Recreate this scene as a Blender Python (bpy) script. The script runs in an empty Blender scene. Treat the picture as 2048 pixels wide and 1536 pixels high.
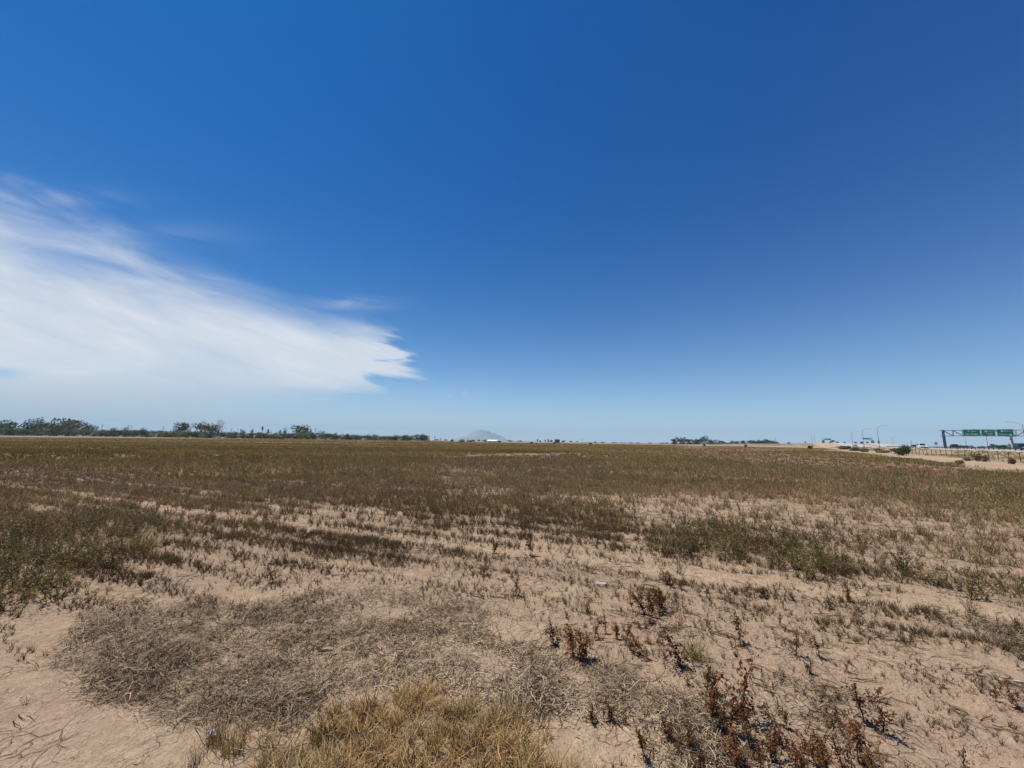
import bpy, math, random
import numpy as np
from mathutils import Matrix, Vector

C = bpy.context.scene
COL = C.collection
R = math.radians
rng = np.random.default_rng(7)
random.seed(7)

# ------------------------------------------------------------------ camera
CAMH, F, PITCH, ROLL = 1.6, 769.0, R(8.47), R(0.72)
cam = bpy.data.objects.new('camera', bpy.data.cameras.new('camera'))
COL.objects.link(cam)
cam.data.sensor_width = 36
cam.data.lens = 36 * F / 2048
cam.data.clip_start = 0.05
cam.data.clip_end = 80000
CM = (Matrix.Rotation(math.pi / 2 + PITCH, 3, 'X') @ Matrix.Rotation(ROLL, 3, 'Z'))
cam.matrix_world = Matrix.Translation((0, 0, CAMH)) @ CM.to_4x4()
C.camera = cam
RM = np.array(CM)

# ------------------------------------------------------------------ light
SUN_EL, SUN_AZ = R(68), R(-62)          # azimuth clockwise from +Y
SKY_STRENGTH = 0.07
HAZE = 1.0e-4
C.view_settings.view_transform = 'Standard'
C.view_settings.look = 'None'
C.view_settings.exposure = 0.2
C.view_settings.gamma = 1
C.view_settings.use_curve_mapping = False
C.cycles.use_denoising = True
C.cycles.max_bounces = 4
C.cycles.diffuse_bounces = 3
C.cycles.glossy_bounces = 2
C.cycles.transmission_bounces = 2
C.cycles.transparent_max_bounces = 4
C.cycles.volume_bounces = 0
sl = bpy.data.lights.new('sun', 'SUN')
sl.energy = 4.7
sl.angle = R(0.5)
sl.color = (1.0, 0.945, 0.85)
so = bpy.data.objects.new('sun', sl)
COL.objects.link(so)
sdir = Vector((math.sin(SUN_AZ) * math.cos(SUN_EL), math.cos(SUN_AZ) * math.cos(SUN_EL), math.sin(SUN_EL)))
so.rotation_euler = sdir.to_track_quat('Z', 'Y').to_euler()
so.location = (0, 0, 50)


def ray(px, py):
    v = np.array([(px - 1024) / F, (768 - py) / F, -1.0])
    return RM @ v


def hor(px):
    return 882.5 + 0.0125 * (np.asarray(px, float) - 1024)


def pt(px, py, d):                      # point seen at px,py at depth d (along +Y)
    r = ray(px, py)
    k = d / r[1]
    return np.array([r[0] * k, d, CAMH + r[2] * k])


def uv(px, py):
    r = ray(px, py)
    return r[0] / r[1], r[2] / r[1]


# ------------------------------------------------------------------ world
W = bpy.data.worlds.new('World')
C.world = W
W.use_nodes = True
NT = W.node_tree
NT.nodes.clear()


class NB:
    """tiny node-expression builder"""
    def __init__(s, nt):
        s.nt = nt

    def _in(s, n, i, v):
        if v is None:
            return
        if hasattr(v, 'node'):
            s.nt.links.new(v, n.inputs[i])
        else:
            n.inputs[i].default_value = v

    def m(s, op, a, b=None, c=None, clamp=False):
        n = s.nt.nodes.new('ShaderNodeMath')
        n.operation = op
        n.use_clamp = clamp
        s._in(n, 0, a); s._in(n, 1, b); s._in(n, 2, c)
        return n.outputs[0]

    def sm(s, v, a, b):                 # smoothstep
        n = s.nt.nodes.new('ShaderNodeMapRange')
        n.interpolation_type = 'SMOOTHSTEP'
        s._in(n, 0, v); s._in(n, 1, a); s._in(n, 2, b)
        return n.outputs[0]

    def mr(s, v, a, b, c, d):
        n = s.nt.nodes.new('ShaderNodeMapRange')
        s._in(n, 0, v); s._in(n, 1, a); s._in(n, 2, b); s._in(n, 3, c); s._in(n, 4, d)
        return n.outputs[0]

    def vec(s, x, y, z=0.0):
        n = s.nt.nodes.new('ShaderNodeCombineXYZ')
        s._in(n, 0, x); s._in(n, 1, y); s._in(n, 2, z)
        return n.outputs[0]

    def noise(s, v, sc, det=4, rough=.5, dist=0., col=False):
        n = s.nt.nodes.new('ShaderNodeTexNoise')
        if v is not None:
            s._in(n, 'Vector', v)
        n.inputs['Scale'].default_value = sc
        n.inputs['Detail'].default_value = det
        n.inputs['Roughness'].default_value = rough
        n.inputs['Distortion'].default_value = dist
        return n.outputs[1 if col else 0]

    def vor(s, v, sc, feat='F1', rnd=1.0, out='Distance'):
        n = s.nt.nodes.new('ShaderNodeTexVoronoi')
        n.feature = feat
        if v is not None:
            s._in(n, 'Vector', v)
        n.inputs['Scale'].default_value = sc
        n.inputs['Randomness'].default_value = rnd
        return n.outputs[out]

    def curve(s, v, pts):
        n = s.nt.nodes.new('ShaderNodeFloatCurve')
        s._in(n, 'Value', v)
        c = n.mapping.curves[0]
        while len(c.points) < len(pts):
            c.points.new(0.5, 0.5)
        for p, (x, y) in zip(c.points, pts):
            p.location = (x, y)
            p.handle_type = 'AUTO'
        n.mapping.update()
        return n.outputs[0]

    def mix(s, f, a, b, mode='MIX'):
        n = s.nt.nodes.new('ShaderNodeMix')
        n.data_type = 'RGBA'
        n.blend_type = mode
        s._in(n, 0, f); s._in(n, 6, a); s._in(n, 7, b)
        return n.outputs[2]

    def ramp(s, v, stops):
        n = s.nt.nodes.new('ShaderNodeValToRGB')
        s._in(n, 0, v)
        e = n.color_ramp.elements
        while len(e) < len(stops):
            e.new(.5)
        for k, (p, c) in zip(e, stops):
            k.position = p
            k.color = (*c, 1) if len(c) == 3 else c
        return n.outputs[0]


b = NB(NT)
sky = NT.nodes.new('ShaderNodeTexSky')
sky.sky_type = 'NISHITA'
sky.sun_disc = False
sky.sun_elevation = SUN_EL
sky.sun_rotation = SUN_AZ
sky.altitude = 0
sky.air_density = 1.0
sky.dust_density = 0.3
sky.ozone_density = 3.0
sep = NT.nodes.new('ShaderNodeSeparateColor')
NT.links.new(sky.outputs[0], sep.inputs[0])
cmb = NT.nodes.new('ShaderNodeCombineColor')
for i_, (a_, g_) in enumerate(((.002, 2.4), (.425, 1.3), (1.16, 1.0))):
    NT.links.new(b.m('MULTIPLY', b.m('POWER', sep.outputs[i_], g_), a_), cmb.inputs[i_])
skyc = cmb.outputs[0]
tc = NT.nodes.new('ShaderNodeTexCoord')
sx = NT.nodes.new('ShaderNodeSeparateXYZ')
NT.links.new(tc.outputs['Generated'], sx.inputs[0])
dy = b.m('MAXIMUM', sx.outputs[1], 0.04)
el = b.m('MAXIMUM', sx.outputs[2], 0.0)
veil = b.m('MULTIPLY', b.m('EXPONENT', b.m('MULTIPLY', el, -1 / .115)), .88)
skyc = b.mix(veil, skyc, (.66 / SKY_STRENGTH, .78 / SKY_STRENGTH, .95 / SKY_STRENGTH, 1))
U = b.m('DIVIDE', sx.outputs[0], dy)
V = b.m('DIVIDE', sx.outputs[2], dy)
front = b.sm(sx.outputs[1], 0.05, 0.2)
U0, U1, V1 = -3.0, 0.2, 1.6
un = b.mr(U, U0, U1, 0., 1.)


def cpts(lst):
    o = []
    for px, py in lst:
        u_, v_ = uv(px, py)
        o.append(((u_ - U0) / (U1 - U0), max(v_, 0) / V1))
    return o


top = [(0, .62)] + cpts([(-500, 150), (0, 372), (120, 425), (240, 465), (400, 540), (560, 595), (700, 632), (790, 652), (860, 690)]) + [(1, .04)]
top[0] = (0, top[1][1] * 1.4)
bot = [(0, 0.02)] + cpts([(-200, 845), (0, 845), (200, 842), (400, 830), (600, 812), (740, 796), (810, 782), (850, 772)]) + [(1, .06)]
vt = b.m('MULTIPLY', b.curve(un, top), V1)
vb = b.m('MULTIPLY', b.curve(un, bot), V1)
# streak space: u and the height above a line falling to the right
vv = b.m('ADD', V, b.m('MULTIPLY', U, 0.30))
sp = b.vec(b.m('MULTIPLY', U, 1.0), b.m('MULTIPLY', vv, 4.5), 0.0)
sp2 = b.vec(b.m('MULTIPLY', U, 2.0), b.m('MULTIPLY', b.m('ADD', V, b.m('MULTIPLY', U, 0.12)), 11.0), 3.0)
n1 = b.noise(sp, 2.2, 6, .58, .6)
n2 = b.noise(sp2, 2.4, 6, .6, .5)
n3 = b.noise(b.vec(U, V, 7.0), 9.0, 5, .55)
wl = b.sm(U, -0.2, -1.3)                # 1 at the far left
softT = b.m('ADD', 0.045, b.m('MULTIPLY', wl, 0.26))
topd = b.m('SUBTRACT', vt, V)
topd = b.m('ADD', topd, b.m('MULTIPLY', b.m('SUBTRACT', n1, .5), b.m('ADD', .10, b.m('MULTIPLY', wl, .24))))
aT = b.sm(b.m('DIVIDE', topd, softT), -0.35, 1.0)
botd = b.m('ADD', b.m('SUBTRACT', V, vb), b.m('MULTIPLY', b.m('SUBTRACT', n2, .5), .05))
aB = b.sm(botd, b.m('ADD', -0.04, b.m('MULTIPLY', wl, -.08)), 0.085)
ut = uv(815, 715)[0]
tipd = b.m('ADD', b.m('SUBTRACT', ut, U), b.m('MULTIPLY', b.m('SUBTRACT', n2, .5), .62))
aR = b.sm(tipd, -0.02, 0.09)
cl = b.m('MULTIPLY', b.m('MULTIPLY', aT, aB), aR)
thin = b.m('MULTIPLY', b.mr(n1, .25, .7, .74, 1.0), b.mr(b.noise(b.vec(b.m('MULTIPLY', U, 3.0), b.m('MULTIPLY', vv, 26.0), 5.0), 1.6, 7, .62, .4), .3, .7, .86, 1.02))
cl = b.m('MULTIPLY', cl, thin)


def blob(px, py, wx, wy, s, nz=None):
    u_, v_ = uv(px, py)
    a = b.m('DIVIDE', b.m('SUBTRACT', U, u_), wx / F)
    c_ = b.m('DIVIDE', b.m('SUBTRACT', V, v_), wy / F)
    r2 = b.m('ADD', b.m('MULTIPLY', a, a), b.m('MULTIPLY', c_, c_))
    g = b.m('EXPONENT', b.m('MULTIPLY', r2, -1.0))
    if nz is not None:
        g = b.m('MULTIPLY', g, b.sm(nz, .35, .62))
    return b.m('MULTIPLY', g, s)


# blue gap low at the left, then the small extra wisps
gap = blob(2, 746, 48, 11, .75)
cl = b.m('MULTIPLY', cl, b.m('SUBTRACT', 1.0, gap))
for a in [(690, 607, 90, 14, .28, n2), (735, 612, 24, 10, .25, n3), (931, 786, 8, 8, .55, n3), (898, 791, 5, 3, .4, None),
          (1745, 842, 9, 4, .35, None), (1810, 846, 14, 4, .3, n3), (820, 783, 22, 3, .4, n2), (60, 763, 90, 6, .5, None),
          (620, 830, 22, 5, .22, n3), (150, 845, 800, 60, .6, None), (120, 400, 120, 26, .35, n1), (300, 470, 160, 30, .12, n1)]:
    cl = b.m('MAXIMUM', cl, blob(*a))
cl = b.m('MULTIPLY', cl, front)
k = 1.0 / SKY_STRENGTH
shade = b.noise(b.vec(U, b.m('MULTIPLY', vv, 2.4), 2.0), 2.6, 5, .55, .3)
lowgrey = b.sm(V, uv(300, 700)[1], uv(300, 830)[1])
grey = b.m('MAXIMUM', b.m('MULTIPLY', lowgrey, .75), b.mr(shade, .42, .75, 0., .55), clamp=True)
for a in [(110, 715, 150, 24, 1.0), (690, 720, 130, 45, .9), (620, 768, 70, 8, .5)]:
    grey = b.m('SUBTRACT', grey, blob(*a), clamp=True)
cc = b.mix(grey, (.72 * k, .74 * k, .77 * k, 1), (.45 * k, .52 * k, .62 * k, 1))
skyc = b.mix(b.m('MULTIPLY', cl, .97), skyc, cc)
bg = NT.nodes.new('ShaderNodeBackground')
bg.inputs[1].default_value = SKY_STRENGTH
NT.links.new(skyc, bg.inputs[0])
wo = NT.nodes.new('ShaderNodeOutputWorld')
NT.links.new(bg.outputs[0], wo.inputs[0])

# ------------------------------------------------------------------ helpers


def tag(o, label=None, cat=None, group=None, kind=None):
    if label: o['label'] = label
    if cat: o['category'] = cat
    if group: o['group'] = group
    if kind: o['kind'] = kind
    return o


def empty(name, loc, rz=0.0, label=None, cat=None, group=None):
    o = bpy.data.objects.new(name, None)
    COL.objects.link(o)
    o.location = [float(v) for v in loc]
    o.rotation_euler = (0, 0, rz)
    return tag(o, label, cat, group)


def copy_tree(o, parent=None):
    c = o.copy()
    COL.objects.link(c)
    if parent is not None:
        c.parent = parent
    for ch in o.children:
        copy_tree(ch, c)
    return c


def mesh_np(name, V_, Q, colors=None, smooth=False):
    """mesh from arrays: V_ (n,3), Q (m,4) quads, colors (n,3)"""
    me = bpy.data.meshes.new(name)
    V_ = np.asarray(V_, np.float32)
    Q = np.asarray(Q, np.int32)
    me.vertices.add(len(V_))
    me.vertices.foreach_set('co', V_.ravel())
    me.loops.add(Q.size)
    me.loops.foreach_set('vertex_index', Q.ravel())
    me.polygons.add(len(Q))
    me.polygons.foreach_set('loop_start', np.arange(0, Q.size, Q.shape[1], dtype=np.int32))
    me.polygons.foreach_set('loop_total', np.full(len(Q), Q.shape[1], np.int32))
    if colors is not None:
        ca = me.attributes.new('tint', 'FLOAT_COLOR', 'POINT')
        cc_ = np.ones((len(V_), 4), np.float32)
        cc_[:, :3] = colors
        ca.data.foreach_set('color', cc_.ravel())
    me.update()
    me.validate()
    if smooth:
        me.polygons.foreach_set('use_smooth', np.ones(len(Q), bool))
    return me


def link(name, me, mat=None, parent=None, loc=None, rz=0.0):
    o = bpy.data.objects.new(name, me)
    COL.objects.link(o)
    if mat is not None and not me.materials:
        me.materials.append(mat)
    if parent is not None:
        o.parent = parent
    if loc is not None:
        o.location = [float(v) for v in loc]
    o.rotation_euler = (0, 0, rz)
    return o


class MB:
    """python-list mesh collector of boxes, tubes, prisms"""
    def __init__(s):
        s.v, s.f = [], []

    def poly(s, pts, faces):
        n = len(s.v)
        s.v += [tuple(map(float, p)) for p in pts]
        s.f += [tuple(n + i for i in f) for f in faces]
        return s

    def box(s, c, d, rz=0.0):
        x, y, z = d[0] / 2, d[1] / 2, d[2] / 2
        ca, sa = math.cos(rz), math.sin(rz)
        P = []
        for k_ in (-z, z):
            for (i, j) in ((-x, -y), (x, -y), (x, y), (-x, y)):
                P.append((c[0] + i * ca - j * sa, c[1] + i * sa + j * ca, c[2] + k_))
        return s.poly(P, [(3, 2, 1, 0), (4, 5, 6, 7), (0, 1, 5, 4), (1, 2, 6, 5), (2, 3, 7, 6), (3, 0, 4, 7)])

    def tube(s, pts, rad, n=8):
        pts = [Vector([float(q) for q in p]) for p in pts]
        if not isinstance(rad, (list, tuple)):
            rad = [rad] * len(pts)
        base = len(s.v)
        for i, p in enumerate(pts):
            t = (pts[min(i + 1, len(pts) - 1)] - pts[max(i - 1, 0)]).normalized()
            a = Vector((0, 0, 1)) if abs(t.z) < .9 else Vector((1, 0, 0))
            e1 = t.cross(a).normalized()
            e2 = t.cross(e1)
            for j in range(n):
                w = 2 * math.pi * j / n
                s.v.append(tuple(p + (e1 * math.cos(w) + e2 * math.sin(w)) * rad[i]))
        for i in range(len(pts) - 1):
            for j in range(n):
                a0 = base + i * n + j
                a1 = base + i * n + (j + 1) % n
                s.f.append((a0, a1, a1 + n, a0 + n))
        s.f.append(tuple(base + j for j in range(n))[::-1])
        e = base + (len(pts) - 1) * n
        s.f.append(tuple(e + j for j in range(n)))
        return s

    def mesh(s, name):
        me = bpy.data.meshes.new(name)
        me.from_pydata(s.v, [], s.f)
        me.update()
        return me

    def build(s, name, mat, parent=None, loc=None, rz=0.0):
        return link(name, s.mesh(name), mat, parent, loc, rz)


MATS = {}


def mat(name, col, rough=.7, metal=0.0, var=0.12, sc=3.0, spec=.3, bump=0.0, bsc=20.0):
    """plain procedural surface with a little noise in colour and roughness"""
    if name in MATS:
        return MATS[name]
    m_ = bpy.data.materials.new(name)
    m_.use_nodes = True
    nt = m_.node_tree
    p = nt.nodes['Principled BSDF']
    nb = NB(nt)
    t = nt.nodes.new('ShaderNodeTexCoord')
    n = nb.noise(t.outputs['Object'], sc, 4, .6)
    lo = tuple(c * (1 - var) for c in col)
    hi = tuple(min(c * (1 + var), 1) for c in col)
    nt.links.new(nb.ramp(n, [(.3, lo), (.7, hi)]), p.inputs['Base Color'])
    nt.links.new(nb.mr(n, .3, .7, max(rough - .08, 0), min(rough + .08, 1)), p.inputs['Roughness'])
    p.inputs['Metallic'].default_value = metal
    p.inputs['Specular IOR Level'].default_value = spec
    if bump:
        bn = nt.nodes.new('ShaderNodeBump')
        bn.inputs['Strength'].default_value = bump
        bn.inputs['Distance'].default_value = .02
        nt.links.new(nb.noise(t.outputs['Object'], bsc, 5, .6), bn.inputs['Height'])
        nt.links.new(bn.outputs[0], p.inputs['Normal'])
    MATS[name] = m_
    return m_


def leaf_mat(name, trans=.25, hue=.0, gain=1.0, objvar=0.25):
    """vegetation: colour from the mesh's own tint, thin translucent leaves"""
    if name in MATS:
        return MATS[name]
    m_ = bpy.data.materials.new(name)
    m_.use_nodes = True
    nt = m_.node_tree
    nt.nodes.clear()
    nb = NB(nt)
    at = nt.nodes.new('ShaderNodeAttribute')
    at.attribute_name = 'tint'
    oi = nt.nodes.new('ShaderNodeObjectInfo')
    g = nb.mr(oi.outputs['Random'], 0, 1, gain * (1 - objvar), gain * (1 + objvar))
    colr = nb.mix(1.0, at.outputs['Color'], nb.vec(g, g, g), 'MULTIPLY')
    d = nt.nodes.new('ShaderNodeBsdfDiffuse')
    t = nt.nodes.new('ShaderNodeBsdfTranslucent')
    nt.links.new(colr, d.inputs[0])
    nt.links.new(colr, t.inputs[0])
    mx = nt.nodes.new('ShaderNodeMixShader')
    mx.inputs[0].default_value = trans
    nt.links.new(d.outputs[0], mx.inputs[1])
    nt.links.new(t.outputs[0], mx.inputs[2])
    o = nt.nodes.new('ShaderNodeOutputMaterial')
    nt.links.new(mx.outputs[0], o.inputs[0])
    MATS[name] = m_
    return m_


# ------------------------------------------------------------------ numpy noise


def _hash(ix, iy, seed):
    h = (ix.astype(np.int64) * 374761393 + iy.astype(np.int64) * 668265263 + seed * 1442695041) & 0xffffffff
    h = ((h ^ (h >> 13)) * 1274126177) & 0xffffffff
    h = h ^ (h >> 16)
    return (h & 0xffff) / 65535.0


def vnoise(x, y, seed=0):
    x = np.asarray(x, float); y = np.asarray(y, float)
    ix, iy = np.floor(x), np.floor(y)
    fx, fy = x - ix, y - iy
    fx = fx * fx * (3 - 2 * fx); fy = fy * fy * (3 - 2 * fy)
    a = _hash(ix, iy, seed); b_ = _hash(ix + 1, iy, seed)
    c = _hash(ix, iy + 1, seed); d = _hash(ix + 1, iy + 1, seed)
    return (a * (1 - fx) + b_ * fx) * (1 - fy) + (c * (1 - fx) + d * fx) * fy


def fbm(x, y, sc, octv=4, seed=0, g=.5):
    t, amp, tot = 0, 1.0, 0
    for i in range(octv):
        t = t + vnoise(np.asarray(x) * sc + 13.7 * i, np.asarray(y) * sc - 7.1 * i, seed + i * 17) * amp
        tot += amp
        amp *= g
        sc *= 2.03
    return t / tot


def sstep(x, a, b_):
    t = np.clip((np.asarray(x, float) - a) / (b_ - a), 0, 1)
    return t * t * (3 - 2 * t)


# ------------------------------------------------------------------ terrain
Q0 = np.array([189.0, 201.0]); DD = np.array([.592, .806]); NN = np.array([.806, -.592])
ROWD = np.array([.923, -.385]); ROWN = np.array([.385, .923])      # old furrows


def so_(x, y):                          # along / across the freeway
    dx, dy_ = np.asarray(x) - Q0[0], np.asarray(y) - Q0[1]
    return dx * DD[0] + dy_ * DD[1], dx * NN[0] + dy_ * NN[1]


def fw(s, o):
    return Q0 + DD * s + NN * o


ROAD_A, ROAD_B = (-2.0, 15.5), (22.0, 38.0)


def roadz(s):
    return .82 + 3.5 * sstep(s, 95, 330)


RIDGE = [(437, 539, 4.5), (395, 570, 3.2), (352, 603, 2.0), (305, 640, .4)]


def hgt(x, y):
    x = np.asarray(x, float); y = np.asarray(y, float)
    s, o = so_(x, y)
    z = np.zeros(np.broadcast(x, y).shape)
    rz_ = roadz(s)
    w = 4 + (rz_ - .8) * 3.0
    prof = sstep(o, -4 - w, -3.2) * (1 - sstep(o, 41, 44 + w))
    prof = prof * sstep(y, -400, -150)
    z = z + rz_ * prof
    # crossing road embankment
    best = np.zeros_like(z)
    for (a, c) in zip(RIDGE[:-1], RIDGE[1:]):
        ax, ay, az = a; bx, by, bz = c
        L2 = (bx - ax) ** 2 + (by - ay) ** 2
        t = np.clip(((x - ax) * (bx - ax) + (y - ay) * (by - ay)) / L2, 0, 1)
        dist = np.hypot(x - ax - t * (bx - ax), y - ay - t * (by - ay))
        best = np.maximum(best, (az + t * (bz - az)) * (1 - sstep(dist, 5, 22)))
    z = np.maximum(z, best)
    # low canal bank rising toward the hedge on the left
    az_ = np.clip(x / np.maximum(y, 1), -3, 3)
    side = 1 - sstep(az_, -.25, -.1)
    z = z + 1.0 * side * sstep(y, 240, 385) * (y > 0)
    # near relief
    r = np.hypot(x, y)
    nr = 1 - sstep(r, 10, 26)
    rows = x * ROWN[0] + y * ROWN[1]
    along = x * ROWD[0] + y * ROWD[1]
    wv = fbm(along, rows, .5, 2, 91) * 1.2
    nearm = np.where(nr > 0, nr, 0)
    fur = np.sin((rows + (fbm(along, rows, .25, 2, 301) - .5) * .6) * 2 * math.pi / .62) * .026
    z = z + nearm * ((fbm(x, y, 1.1, 5, 5, .55) - .5) * .075 + fur * fbm(x, y, .6, 2, 44) + (fbm(x, y, 7, 4, 71, .6) - .5) * .034 * sstep(np.hypot(x + 2.4, y - 2.2), .8, 2.2))
    z = z + (fbm(x, y, .09, 3, 9) - .5) * .10 * sstep(r, 6, 22) * (1 - sstep(r, 200, 300)) * (1 - prof)
    return z


def gz(x, y):
    return float(hgt(np.array([x]), np.array([y]))[0])


def ground(px, py):
    r = ray(px, py)
    z = 0.0
    for _ in range(5):
        k_ = (z - CAMH) / r[2]
        x, y = r[0] * k_, r[1] * k_
        z = gz(x, y)
    return np.array([x, y, z])


def project(x, y, z):
    """photo pixel of world points (used to read the survey of ground cover)"""
    P = np.stack([np.asarray(x, float), np.asarray(y, float), np.asarray(z, float) - CAMH], -1) @ RM
    w = -P[..., 2]
    ok = w > .05 * np.hypot(x, y) + .01
    w = np.where(ok, w, 1)
    return 1024 + F * P[..., 0] / w, 768 - F * P[..., 1] / w, ok


# zones surveyed on the photograph, in (bearing, log distance) space
ZONES = {
 'M': [(1.0, [(62,1340),(100,1300),(190,1275),(205,1225),(300,1195),(450,1222),(520,1290),(640,1325),(650,1400),(600,1440),(550,1440),(500,1405),(380,1425),(235,1408),(230,1378),(150,1350)]),
       (.6, [(450,1215),(640,1195),(760,1180),(900,1195),(950,1230),(930,1300),(1000,1335),(950,1385),(840,1400),(700,1405),(640,1400),(520,1290)]),
       (.75, [(990,1290),(1060,1275),(1110,1310),(1115,1395),(1060,1430),(975,1400)]),
       (.9, [(1180,1335),(1285,1325),(1335,1390),(1295,1435),(1190,1390)]),
       (.9, [(1350,1420),(1430,1405),(1540,1545),(1330,1570)]),
       (.9, [(1960,1250),(2060,1255),(2120,1305),(2040,1295)]),
       (.35, [(1560,1350),(1700,1390),(1800,1470),(1640,1450),(1540,1400)])],
 'Y': [(1.0, [(460,1700),(500,1540),(570,1500),(650,1470),(700,1435),(800,1415),(880,1402),(960,1415),(1040,1435),(1100,1475),(1160,1515),(1200,1570),(1230,1700)])],
 'G': [(.78, [(-400,1062),(0,1055),(120,1035),(240,1022),(330,1045),(310,1100),(220,1140),(160,1185),(60,1225),(-400,1260)]),
       (.95, [(-600,864.5),(0,872.0),(400,877.2),(850,882.8),(1340,890),(1400,903),(1150,905),(900,912),(880,935),(900,960),(600,962),(350,955),(200,945),(0,930),(-600,925)]),
       (.46, [(1000,945),(1150,925),(1180,905),(1340,905),(1500,925),(1700,940),(1950,965),(2300,1000),(2300,1050),(1900,1020),(1700,985),(1500,975),(1300,985),(1000,985)]),
       (1.0, [(1560,899),(1700,905),(1850,915),(1960,934),(1900,937),(1800,925),(1650,914),(1540,906)]),
       (.95, [(1960,945),(2400,960),(2400,1050),(2000,1010),(1900,965)]),
       (.8, [(1400,892),(1700,898),(1650,901),(1400,898)]),
       (.95, [(1270,1075),(1330,1062),(1450,1055),(1540,1075),(1640,1085),(1690,1110),(1680,1150),(1600,1150),(1480,1115),(1300,1100)]),
       (.5, [(980,1000),(1180,1000),(1250,1060),(1200,1080),(1060,1050)]),
       (.6, [(835,1000),(930,1000),(930,1040),(860,1030)]),
       (.6, [(-300,985),(50,980),(30,1045),(-300,1050)])],
 'P': [(1.0, [(-600,922),(0,925),(200,940),(350,951),(700,958),(900,955),(960,990),(600,996),(350,982),(150,976),(0,980),(-600,978)]),
       (1.0, [(900,914),(1180,908),(1170,930),(1000,942),(880,935)]),
       (1.0, [(1340,898),(1560,898),(1800,925),(1900,940),(1960,965),(1700,955),(1450,925),(1330,910)]),
       (.7, [(950,940),(1500,930),(1900,960),(2050,1000),(1700,990),(1000,990)]),
       (.8, [(0,903),(200,905),(100,915),(-300,915)])],
 'D': [(1.0, [(-400,975),(900,982),(1280,1010),(1260,1080),(520,1008),(330,1050),(-400,1055)]),
       (.85, [(320,1040),(540,1035),(1240,1122),(1420,1170),(1250,1170),(1000,1150),(600,1120),(330,1100)]),
       (.5, [(150,1150),(350,1100),(1000,1160),(1300,1250),(960,1240),(760,1180),(400,1190),(200,1200)]),
       (.45, [(1200,1160),(1700,1200),(2400,1290),(2400,1700),(1600,1700),(1350,1450),(1060,1300)]),
       (.35, [(1250,1010),(2300,1060),(2300,1160),(1700,1130),(1300,1060)])],
 'B': [(1.0, [(1230,1002),(1700,1008),(1900,1040),(2500,1085),(2500,1270),(1750,1215),(1705,1130),(1560,1065),(1400,1045),(1230,1045)]), (.7, [(1000,1120),(1270,1120),(1600,1165),(1700,1210),(1300,1160)])],
 'S': [(1.0, [(1480,889),(1760,893),(1900,900),(1800,903),(1650,896),(1480,892.5)])],
}


def _poly_sd(a, L, poly):
    n = len(poly)
    d = np.full(a.shape, 1e9)
    ins = np.zeros(a.shape, bool)
    for i in range(n):
        x1, y1 = poly[i]; x2, y2 = poly[(i + 1) % n]
        ex, ey = x2 - x1, y2 - y1
        t = np.clip(((a - x1) * ex + (L - y1) * ey) / (ex * ex + ey * ey + 1e-12), 0, 1)
        d = np.minimum(d, np.hypot(a - x1 - t * ex, L - y1 - t * ey))
        c = ((y1 > L) != (y2 > L)) & (a < (x2 - x1) * (L - y1) / (y2 - y1 + 1e-12) + x1)
        ins ^= c
    return np.where(ins, d, -d)


def zones(x, y):
    x = np.asarray(x, float); y = np.asarray(y, float)
    px, py, ok = project(x, y, np.zeros_like(x))
    r = np.hypot(x, y)
    w1 = (fbm(x / r * 14 + 50, np.log(r) * 7, 1, 4, 3) - .5)
    w2 = (fbm(x / r * 14 + 9, np.log(r) * 7 + 30, 1, 4, 8) - .5)
    w3 = (fbm(x, y, 2.2, 4, 31) - .5)
    L = np.log(np.maximum(py - hor(px), .4)) + w2 * .10 + w3 * .05
    a = px / F + w1 * .16 + w3 * .05
    a = np.clip(a, -1.5, 4)
    out = {}
    for k_, lst in ZONES.items():
        m_ = np.zeros(a.shape)
        for st, poly in lst:
            P = [(p[0] / F, math.log(max(p[1] - float(hor(p[0])), .5))) for p in poly]
            m_ = np.maximum(m_, st * sstep(_poly_sd(a, L, P), -.035, .045))
        out[k_] = np.where(ok, m_, .3 if k_ in 'GD' else 0.)
    s, o = so_(x, y)
    tr = sstep(o, -23.5, -20.5) * (1 - sstep(o, -15.5, -14)) * (1 - sstep(s, 20, 60))
    verge = sstep(o, -14.5, -13)
    out['T'] = tr                       # sandy farm track by the fence
    out['V'] = verge                    # freeway verge beyond the fence
    keep = (1 - tr) * (1 - verge)
    for k_ in 'GPDMY':
        out[k_] = out[k_] * keep * (1 - .9 * out['S'])
    far = sstep(r, 430, 520) * (1 - verge)
    out['far'] = far
    return out


SAND = np.array([.43, .308, .202]); PINK = np.array([.43, .296, .205])
CP = np.array([.135, .078, .053]); CG = np.array([.205, .140, .066]); CM_ = np.array([.22, .165, .115])
CY = np.array([.24, .165, .085]); CD = np.array([.27, .185, .125]); CV = np.array([.30, .22, .135])


def rowmod(x, y):
    rows = x * ROWN[0] + y * ROWN[1]; al = x * ROWD[0] + y * ROWD[1]
    n = fbm(al * .30, rows * 1.7, 1, 4, 55)
    wob = (fbm(al, rows, .25, 2, 301) - .5) * .6
    st = .5 + .5 * np.sin((rows + wob) * 2 * math.pi / .62)
    return sstep(.55 * n + .45 * st, .36, .60)


def tracks(x, y):
    rows = np.asarray(x) * ROWN[0] + np.asarray(y) * ROWN[1]
    al = np.asarray(x) * ROWD[0] + np.asarray(y) * ROWD[1]
    rows = rows + (fbm(al, rows, .25, 2, 301) - .5) * .6
    return np.clip(np.exp(-((rows - 5.55) / .34) ** 2) + .8 * np.exp(-((rows - 7.3) / .28) ** 2) + .6 * np.exp(-((rows - 10.6) / .5) ** 2)
                   + .5 * np.exp(-((rows - 4.0) / .15) ** 2), 0, 1)


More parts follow.
